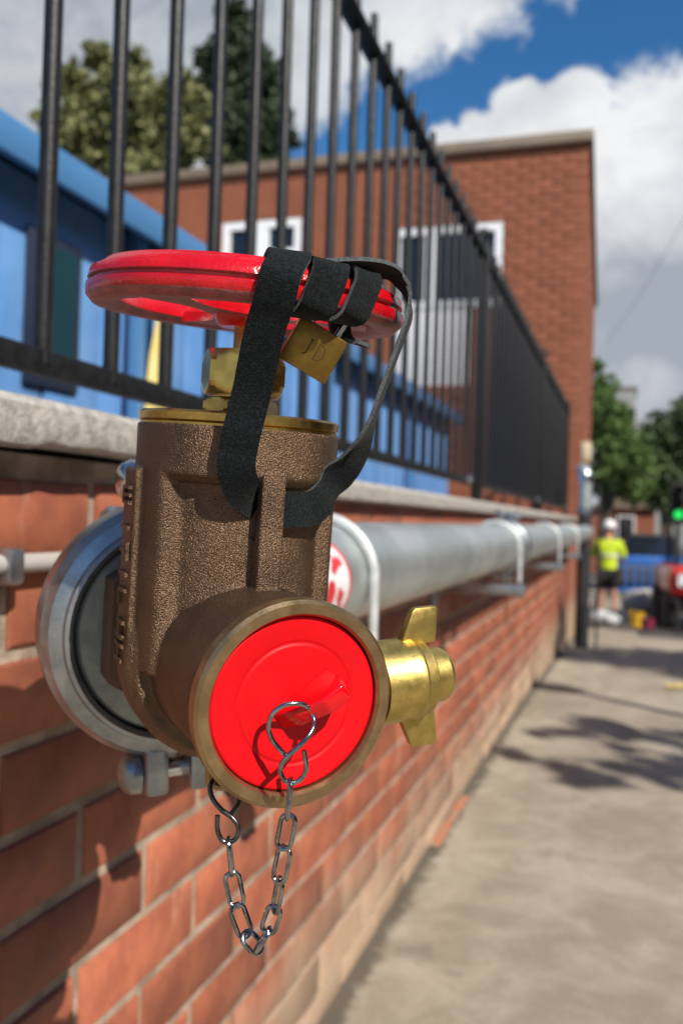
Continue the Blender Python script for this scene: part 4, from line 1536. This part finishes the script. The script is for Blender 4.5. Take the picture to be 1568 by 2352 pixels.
lk = [((1150, 250), (1105, 715), 85), ((1140, 620), (1058, 1030), 10), ((1095, 955), (1010, 1385), 30), ((1050, 1285), (975, 1690), 65), ((1000, 1580), (890, 1905), 8),
      ((945, 1815), (770, 2085), 80), ((855, 2090), (640, 1870), 25), ((700, 1940), (560, 1565), 12), ((605, 1630), (520, 1225), 5), ((540, 1300), (498, 870), 85)]
nl = len(lk)
for i, (a, b, e) in enumerate(lk):
    d = 0.3120 + (0.326 - 0.3120) * i / (nl - 1)
    chain_link(at(*z4(*a), d), at(*z4(*b), d), R(e))

# ------------------------------------------------------------------ leather strap knotted round the handwheel
strap = MB()
VM = T(BC) @ MR
CAMA = R(250.6)
def rimp(beta, gam, off):
    """point round the rim: beta along the rim (to the right of the view), gam round its section"""
    a = CAMA + beta
    rc_ = (RO + RI) / 2
    hw_, hh_ = (RO - RI) / 2, (HT - HB) / 2
    cg, sg = math.cos(gam), math.sin(gam)
    # rounded rectangle
    n_ = 4.0
    k_ = (abs(cg) ** n_ + abs(sg) ** n_) ** (-1 / n_)
    rad = rc_ + cg * k_ * (hw_ + off)
    zz_ = WZ + (HT + HB) / 2 + sg * k_ * (hh_ + off)
    return VM @ T((0, 0, WZ)) @ WT @ Vector((rad * math.cos(a), rad * math.sin(a), zz_ - WZ))
def rimt(beta):
    a = CAMA + beta
    return (VM.to_3x3() @ Vector((-math.sin(a), math.cos(a), 0))).normalized()

SW = 0.0156
pts, ws, wd_ = [], [], []
NT_ = 150
for i in range(NT_ + 1):
    tt = i / NT_
    gam = R(90 + tt * 905)
    turn = tt * 905 / 360
    beta = R(12.5 + 15.2 * turn * 0.98)
    off = 0.0018 + 0.0006 * math.sin(3 * gam)
    g_ = (math.degrees(gam)) % 360
    if turn > 1.9 and 200 < g_ < 340:
        off += 0.0070 * math.sin(PI * (g_ - 200) / 140)
    off += 0.0004 * mnoise.noise((tt * 30, 4, 0))
    pts.append(rimp(beta, gam, off))
    ws.append(rimt(beta))
    wd_.append(SW * (1.0 if turn < 1.4 else 0.92) * (1 + 0.03 * mnoise.noise((tt * 60, 0, 0))))
strap.ribbon(pts, ws, wd_, 0.0017, (0, 0, 1))
# arch over the wraps, down the right, round behind the rib, up the front tail and over the rim
V3 = Vector
right, toward, upz = CR.copy(), -FWD, Vector((0, 0, 1))
def VL(x, y, z):
    return VM @ Vector((x, y, z))
lx = (VM.to_3x3() @ Vector((1, 0, 0))).normalized()
ctrl = [
    (rimp(R(27), R(100), 0.0010), toward + rimt(R(27)) * .2),
    (rimp(R(34), R(84), 0.0026), toward + rimt(R(34)) * .1),
    (rimp(R(41), R(70), 0.0038), toward),
    (at(888, 628, .362), toward),
    (at(918, 648, .367), toward),
    (at(936, 676, .369), toward),
    (at(940, 720, .369), toward - right * .15),
    (at(917, 790, .369), toward - right * .10),
    (at(881, 890, .370), toward - right * .12),
    (at(848, 980, .373), toward - right * .12 + upz * .12),
    (at(808, 1060, .379), toward * .8 + upz * .6 - right * .3),
    (at(762, 1108, .381), upz + toward * .45),
    (VL(.024, -.0375, .0735), upz + toward * .05),
    (VL(.010, -.0412, .0720), upz),
    (VL(0, -.0413, .0712), upz * 1.0),
    (at(594, 1154, .3640), upz + right * .15),
    (at(566, 1136, .3560), upz * .75 + right * .65),
    (at(547, 1098, .3490), right * 1.0 + upz * .35),
    (at(544, 1055, .3455), right),
    (at(553, 1005, .3435), right),
    (at(578, 900, .3390), right),
    (at(608, 760, .3280), right),
    (at(630, 690, .3215), right),
    (at(646, 625, .3180), right),
    (rimp(R(12.2), R(50), 0.0026), rimt(R(12.2)) + right * .4),
    (rimp(R(12.2), R(90), 0.0028), rimt(R(12.2))),
    (rimp(R(12.2), R(150), 0.0022), rimt(R(12.2))),
]
pp = spline([c for c, _ in ctrl], 8)
wws = spline([w__.normalized() for _, w__ in ctrl], 8)
strap2 = MB()
pp = [p_ + toward * 0.0007 * mnoise.noise((i_ * .16, 7, 0)) for i_, p_ in enumerate(pp)]
strap2.ribbon(pp, [w__.normalized() for w__ in wws], [SW * (1 + 0.02 * mnoise.noise((i_ * .5, 1, 0))) for i_ in range(len(pp))], 0.0017, (0, 0, 1))
so = thing('leather_strap', 'black suede strap wrapped round the red handwheel and looped behind the rib', 'strap', T((0, 0, 0)))
strap.obj('wrapped_turns', [M['suede'], M['leather_edge'], M['leather_smooth']], so, R(50))
strap2.obj('hanging_loop', [M['suede'], M['leather_edge'], M['leather_smooth']], so, R(50))

# ------------------------------------------------------------------ padlock
c_pl = at(717, 803, 0.3520)
zax = (-ray(716, 800)).normalized()                         # face towards the viewer
zax = (zax + right * 0.10 + upz * -0.05).normalized()
xax = (CR * math.cos(R(31)) - CU * math.sin(R(31)))
xax = (xax - zax * xax.dot(zax)).normalized()
yax = zax.cross(xax)
PM = Matrix(((xax.x, yax.x, zax.x, c_pl.x), (xax.y, yax.y, zax.y, c_pl.y), (xax.z, yax.z, zax.z, c_pl.z), (0, 0, 0, 1)))
pad = thing('padlock', 'small brass padlock stamped JD hanging from the red handwheel', 'padlock', PM)
MB().bbox((-0.0110, -0.0098, -0.0055), (0.0110, 0.0098, 0.0055), 0.0006).obj('lock_body', M['brass_dull_shaded'], pad, R(30))
sh = [(-0.0062, 0.0085, 0), (-0.0062, 0.020, 0)] + [(-0.0062 * math.cos(PI * k / 8), 0.022 + 0.0062 * math.sin(PI * k / 8), 0) for k in range(9)] + [(0.0062, 0.020, 0), (0.0062, 0.0085, 0)]
MB().tube(sh, 0.0016, 14).obj('shackle', M['chain'], pad)
# stamped letters, built from strokes
m_ = MB()
zf = 0.0055
def stroke(pts_, w_):
    m_.tube([(x, y, zf) for x, y in pts_], [w_ / 2] * len(pts_), 6)
stroke([(-0.0024, 0.0034), (-0.0024, -0.0020), (-0.0028, -0.0030), (-0.0036, -0.0034)], 0.0007)
stroke([(-0.0034, 0.0035), (-0.0014, 0.0035)], 0.00045)
stroke([(0.0014, 0.0034), (0.0014, -0.0032)], 0.0007)
stroke([(0.0006, 0.0034), (0.0026, 0.0034), (0.0040, 0.0026), (0.0046, 0.0010), (0.0046, -0.0008), (0.0040, -0.0024), (0.0026, -0.0032), (0.0006, -0.0032)], 0.0005)
for v in m_.v:
    v.z = zf + 0.00012 if v.z > zf else zf - 0.0004
m_.obj('stamped_letters', M['engrave'], pad, None)

# ------------------------------------------------------------------ person in hi-vis by the end of the wall
def skin_obj(name, joints, bones, mt, parent, sub=2):
    me_ = bpy.data.meshes.new(name)
    names = list(joints)
    me_.from_pydata([joints[n_][0] for n_ in names], [(names.index(a), names.index(b)) for a, b in bones], [])
    ob = bpy.data.objects.new(name, me_)
    COL.objects.link(ob)
    s_ = ob.modifiers.new('s', 'SKIN')
    s_.use_smooth_shade = True
    for i, n_ in enumerate(names):
        r_ = joints[n_][1]
        r_ = (r_, r_) if not isinstance(r_, tuple) else r_
        me_.skin_vertices[0].data[i].radius = r_
        me_.skin_vertices[0].data[i].use_root = (i == 0)
    ob.modifiers.new('u', 'SUBSURF').levels = sub
    d_ = bpy.context.evaluated_depsgraph_get()
    m2 = bpy.data.meshes.new_from_object(ob.evaluated_get(d_))
    bpy.data.objects.remove(ob)
    m2.materials.clear()
    m2.materials.append(mt)
    m2.polygons.foreach_set('use_smooth', [True] * len(m2.polygons))
    return link(name, m2, parent)


pp_ = place(1392, 1412, 15.2)
per = thing('person', 'person in yellow hi-vis top, black shorts and white helmet standing with back turned', 'person', T(pp_))
J = {'pelvis': ((0, 0, .92), (.15, .11)), 'waist': ((0, .01, 1.08), (.14, .10)), 'chest': ((0, .02, 1.30), (.165, .115)), 'neckb': ((0, .04, 1.46), (.07, .07)), 'neck': ((0, .06, 1.53), .055),
     'headb': ((0, .08, 1.60), (.07, .085)), 'head': ((0, .085, 1.68), (.075, .092)), 'headt': ((0, .08, 1.75), (.05, .06)),
     'shl': ((-.19, .03, 1.40), .062), 'ell': ((-.27, .10, 1.15), .045), 'wrl': ((-.19, .33, 1.22), .031), 'hal': ((-.15, .40, 1.26), (.035, .02)),
     'shr': ((.19, .03, 1.40), .062), 'elr': ((.27, .06, 1.13), .045), 'wrr': ((.20, .26, 1.06), .031), 'har': ((.16, .34, 1.08), (.035, .02)),
     'hil': ((-.09, 0, .86), .10), 'knl': ((-.10, .02, .49), .062), 'anl': ((-.11, -.02, .10), .042), 'tol': ((-.12, .13, .045), .04),
     'hir': ((.09, 0, .86), .10), 'knr': ((.11, .03, .49), .062), 'anr': ((.13, 0, .10), .042), 'tor': ((.15, .15, .045), .04)}
B = [('pelvis', 'waist'), ('waist', 'chest'), ('chest', 'neckb'), ('neckb', 'neck'), ('neck', 'headb'), ('headb', 'head'), ('head', 'headt'),
     ('chest', 'shl'), ('shl', 'ell'), ('ell', 'wrl'), ('wrl', 'hal'), ('chest', 'shr'), ('shr', 'elr'), ('elr', 'wrr'), ('wrr', 'har'),
     ('pelvis', 'hil'), ('hil', 'knl'), ('knl', 'anl'), ('anl', 'tol'), ('pelvis', 'hir'), ('hir', 'knr'), ('knr', 'anr'), ('anr', 'tor')]
skin_obj('body', J, B, M['skin'], per)
def grow(keys, g_):
    return {k: (J[k][0], tuple(x + g_ for x in J[k][1]) if isinstance(J[k][1], tuple) else J[k][1] + g_) for k in keys}
jk = grow(['waist', 'chest', 'neckb', 'shl', 'ell', 'shr', 'elr', 'pelvis'], .022)
jk['neckb'] = (J['neckb'][0], (.075, .075))
skin_obj('hi_vis_top', jk, [('waist', 'chest'), ('chest', 'neckb'), ('chest', 'shl'), ('shl', 'ell'), ('chest', 'shr'), ('shr', 'elr'), ('waist', 'pelvis')], M['hivis'], per)
jk = grow(['pelvis', 'hil', 'knl', 'hir', 'knr'], .03)
jk['pelvis'] = ((0, 0, .91), (.185, .145))
jk['knl'] = ((-.10, .02, .56), .10)
jk['knr'] = ((.11, .03, .56), .10)
skin_obj('shorts', jk, [('pelvis', 'hil'), ('hil', 'knl'), ('pelvis', 'hir'), ('hir', 'knr')], M['black_cloth'], per)
MB().lathe([(0.165, 1.165), (0.182, 1.165), (0.182, 1.215), (0.165, 1.215)], 28, Matrix.Diagonal((1.0, .76, 1, 1)) @ T((0, .02, 0)), 0, True).obj('reflective_band', M['reflect'], per)
MB().lathe([(0.145, 0), (0.150, .008), (0.128, .016), (0.125, .05), (0.105, .10), (0.06, .135), (0, .145)], 28, T((0, .085, 1.685)) @ Matrix.Diagonal((.86, 1, 1, 1))).obj('helmet', M['helmet'], per)
MB().lathe([(0, -.075), (.06, -.06), (.082, 0), (.08, .04), (0, .05)], 20, T((0, .066, 1.665)) @ Matrix.Diagonal((.97, 1.0, 1, 1))).obj('hair', M['hair'], per)
for s in (-1, 1):
    ax, ay = (J['anl'][0][0], J['anl'][0][1]) if s < 0 else (J['anr'][0][0], J['anr'][0][1])
    sb = MB().bbox((-.052, -.09, 0.0), (.052, .20, .085), .03)
    sb.bbox((-.05, -.075, .07), (.05, .045, .19), .025)
    sb.obj('boot', M['bag'], per, R(60), T((ax, ay, 0.002)))

# ------------------------------------------------------------------ things along the street
def barrier(px, py, d, rz, label):
    p_ = place(px, py, d)
    root = thing('barrier', label, 'barrier', T(p_) @ RZ(rz), 'blue pedestrian barriers on the road')
    m__ = MB()
    m__.bbox((-.62, -.022, .80), (.62, .022, 1.0), .015)
    m__.obj('top_panel', M['barrier'], root)
    MB().bbox((-.62, -.02, .14), (.62, .02, .22), .015).obj('bottom_bar', M['barrier'], root)
    upr = MB().bbox((-.025, -.018, .221), (.025, .018, .799), .008).mesh('upright', M['barrier'])
    for k in range(7):
        link('upright', upr, root, T((-.57 + k * .19, 0, 0)))
    ft = MB().bbox((-.03, -.25, 0), (.03, .25, .07), .012)
    fm_ = ft.mesh('foot', M['barrier'])
    for s in (-1, 1):
        link('foot', fm_, root, T((s * .48, 0, 0.002)))
        MB().bbox((-.022, -.016, .068), (.022, .016, .141), .004).obj('leg', M['barrier'], root, mtx=T((s * .48, 0, 0)))
    return root


barrier(1455, 1340, 20.5, R(8), 'blue plastic barrier nearest the person in hi-vis')
barrier(1512, 1340, 20.8, R(-10), 'blue plastic barrier beside the red machine')

# red site machine at the right edge
pv = place(1586, 1420, 14.2)
veh = thing('site_machine', 'red compact site machine with black wheels at the right edge of the road', 'site machine', T(pv) @ RZ(R(6)))
m_ = MB()
m_.bbox((-.47, -.9, .60), (.75, .9, 1.08), .09)
m_.obj('bonnet', M['vehicle_red'], veh, R(60))
MB().bbox((-.37, -.912, .78), (-.05, -.895, 1.0), .04).obj('front_badge', M['sticker_white'], veh, R(60))
MB().bbox((-.40, -.7, .34), (.70, 1.0, .60), .04).obj('chassis', M['rubber'], veh)
for sx in (-.42, .68):
    for sy in (-.55, .65):
        m_ = MB().lathe([(.12, -.10), (.30, -.11), (.36, -.06), (.36, .06), (.30, .11), (.12, .10)], 28, T((sx, sy, .362)) @ RY(PI / 2), 0, True)
        wl = m_.obj('wheel', M['rubber'], veh)
        MB().cyl(.13, -.08, .08, 20, T((sx, sy, .362)) @ RY(PI / 2), 0, .01).obj('rim', M['silver'], wl)
m_ = MB()
for sx in (-.25, .65):
    for sy in (0.1, .85):
        m_.box((sx - .03, sy - .03, 1.06), (sx + .03, sy + .03, 1.78))
m_.bbox((-.32, .0, 1.78), (.72, .95, 1.86), .03)
m_.obj('roll_frame', M['rubber'], veh)
MB().bbox((.0, .35, 1.05), (.45, .8, 1.45), .05).obj('seat', M['black_cloth'], veh)

# parked silver car facing us
pk = place(1492, 1300, 23.5)
car = thing('parked_car', 'dark grey car with a bright windscreen parked behind the blue barriers', 'car', T(pk) @ RZ(R(-4)))
def car_section(y, hw, z0, z1, hwt):
    return [(-hw, y, z0), (-hw * 1.02, y, (z0 + z1) * .5), (-hwt, y, z1), (hwt, y, z1), (hw * 1.02, y, (z0 + z1) * .5), (hw, y, z0)]
def loft(secs):
    m__ = MB()
    n_ = len(secs[0])
    vs_ = [v for s_ in secs for v in s_]
    fs_ = [(i * n_ + k, i * n_ + (k + 1) % n_, (i + 1) * n_ + (k + 1) % n_, (i + 1) * n_ + k) for i in range(len(secs) - 1) for k in range(n_)]
    fs_ += [tuple(range(n_)), tuple((len(secs) - 1) * n_ + k for k in range(n_))]
    return m__.add(vs_, fs_)
loft([car_section(-2.05, .70, .30, .62, .62), car_section(-1.9, .82, .22, .78, .74), car_section(-1.0, .86, .20, .92, .78), car_section(1.6, .86, .20, .95, .78), car_section(2.05, .78, .28, .88, .70)]).obj('car_body', M['silver'], car, R(40))
loft([car_section(-1.0, .78, .925, .94, .76), car_section(-.25, .76, .925, 1.46, .58), car_section(1.0, .76, .925, 1.48, .58), car_section(1.75, .74, .925, .98, .68)]).obj('cabin', M['glass'], car, R(25))
loft([car_section(-.20, .55, 1.465, 1.50, .52), car_section(.95, .55, 1.485, 1.52, .52)]).obj('roof', M['silver'], car)
for s in (-1, 1):
    MB().bbox((s * .62 - .14, -2.01, .60), (s * .62 + .14, -1.93, .74), .03).obj('headlight', M['bolt'], car)
    MB().bbox((s * .92 - .08, -.82, .92), (s * .92 + .08, -.72, 1.05), .03).obj('mirror', M['silver'], car)
    for yy_ in (-1.3, 1.3):
        wl = MB().lathe([(.16, -.10), (.28, -.105), (.31, -.06), (.31, .06), (.28, .105), (.16, .10)], 24, T((s * .76, yy_, .312)) @ RY(PI / 2), 0, True).obj('wheel', M['rubber'], car)
        MB().cyl(.165, -.08, .08, 18, T((s * .76, yy_, .312)) @ RY(PI / 2)).obj('rim', M['bolt'], wl)

# traffic light
pt = place(1553, 1300, 19)
tl = thing('traffic_light', 'traffic light showing green over the road', 'traffic light', T(pt))
zg = at(1553, 1182, 19).z - pt.z
MB().cyl(.05, 0, zg - .3, 16).obj('pole', M['dark_post'], tl)
MB().bbox((-.16, -.10, zg - .22), (.16, .12, zg + .75), .03).obj('housing', M['rubber'], tl)
for k, mk in enumerate(('green_lamp', 'rubber', 'rubber')):
    MB().lathe([(0, -.02), (.06, -.015), (.095, 0), (.095, .02), (0, .02)], 24, T((0, -.10, zg + k * .27)) @ RX(PI / 2) @ RX(PI)).obj('lens', M[mk], tl)
    MB().lathe([(.10, 0), (.105, 0), (.105, .14), (.10, .14)], 24, T((0, -.10, zg + k * .27)) @ RX(PI / 2), 0, True).obj('hood', M['rubber'], tl)

# small things on the ground by the person
def sack(p_, s, mt, label, cat, name, group=None, seed=1):
    rr = random.Random(seed)
    bm = bmesh.new()
    bmesh.ops.create_icosphere(bm, subdivisions=3, radius=1)
    for v in bm.verts:
        q = v.co.copy()
        k_ = 1 + .16 * mnoise.noise(q * 1.8 + Vector((seed * 3.1, 0, 0))) + .07 * mnoise.noise(q * 5 + Vector((seed, 2, 0)))
        v.co = Vector((q.x * s[0] * k_, q.y * s[1] * k_, max(q.z * s[2] * k_, -s[2] * .62) + s[2] * .62))
    m__ = MB()
    m__.frombm(bm)
    o_ = m__.obj(name, mt, None, R(60))
    o_.location = p_
    return tag(o_, label, cat, group)


sack(place(1378, 1406, 14.4), (.20, .16, .15), M['bag'], 'crumpled pale sack at the feet of the person in hi-vis', 'sack', 'rubble_sack', 'pale sacks beside the person', 2)
sack(place(1404, 1412, 14.1), (.17, .14, .12), M['bag'], 'smaller pale sack on the ground right of the person', 'sack', 'rubble_sack', 'pale sacks beside the person', 5)
sack(place(1478, 1360, 17.0), (.42, .3, .3), M['coping'], 'heap of beige rubble in front of the blue barriers', 'rubble', 'rubble_heap', None, 9)
pb = place(1462, 1415, 13.6)
bk = thing('bucket', 'yellow plastic bucket standing on the road', 'bucket', T(pb))
MB().lathe([(0, 0), (.10, 0), (.135, .22), (.142, .225), (.142, .245), (.13, .245), (.096, .012), (0, .012)], 28).obj('pail', M['bucket'], bk)
MB().tube([(math.cos(a) * .138, .02 - .06 * math.sin(a), .235 + .0 + .07 * math.sin(a)) for a in [PI * k / 12 for k in range(13)]], .005, 8).obj('handle', M['chain'], bk)
pm_ = place(1486, 1428, 13.2)
bk = thing('tub', 'small maroon tub on the road beside the yellow bucket', 'tub', T(pm_))
MB().lathe([(0, 0), (.085, 0), (.11, .14), (.116, .145), (.116, .155), (.10, .155), (.08, .012), (0, .012)], 28).obj('tub_wall', M['maroon'], bk)
MB().lathe([(0, .10), (.09, .10), (.09, .12), (0, .13)], 24).obj('filling', M['maroon'], bk)
# fallen yellow leaf on the pavement
pl_ = at(1556, 1535, 4.7)
pl_ = Vector((pl_.x, pl_.y, gz(pl_.y)))
lf = MB()
ring_ = []
for k in range(20):
    a = 2 * PI * k / 20
    rad = .085 * (1.0 if k % 4 == 0 else (.55 if k % 2 else .42))
    ring_.append(lf.v.__len__() if False else (math.cos(a) * rad, math.sin(a) * rad * .9, .008 + .02 * (rad / .085) ** 2 * (1 if k % 3 else .3)))
lf.add([(0, 0, .006)] + ring_, [(0, 1 + k, 1 + (k + 1) % 20) for k in range(20)])
lf.add([(x, y, z - .0012) for x, y, z in [(0, 0, .006)] + ring_], [(0, 1 + (k + 1) % 20, 1 + k) for k in range(20)])
o = lf.obj('fallen_leaf', M['leaf_yellow'], None, None)
o.location = pl_
tag(o, 'curled yellow leaf lying on the pavement at the right', 'leaf')
# overhead wire
a, b = at(1640, 380, 30), at(1380, 800, 60)
MB().tube(spline([a, (a + b) / 2 - Vector((0, 0, .5)), b], 8), .012, 6).obj('overhead_wire', M['rubber'])
tag(bpy.data.objects['overhead_wire'], 'thin overhead wire crossing the sky at the right', 'wire')
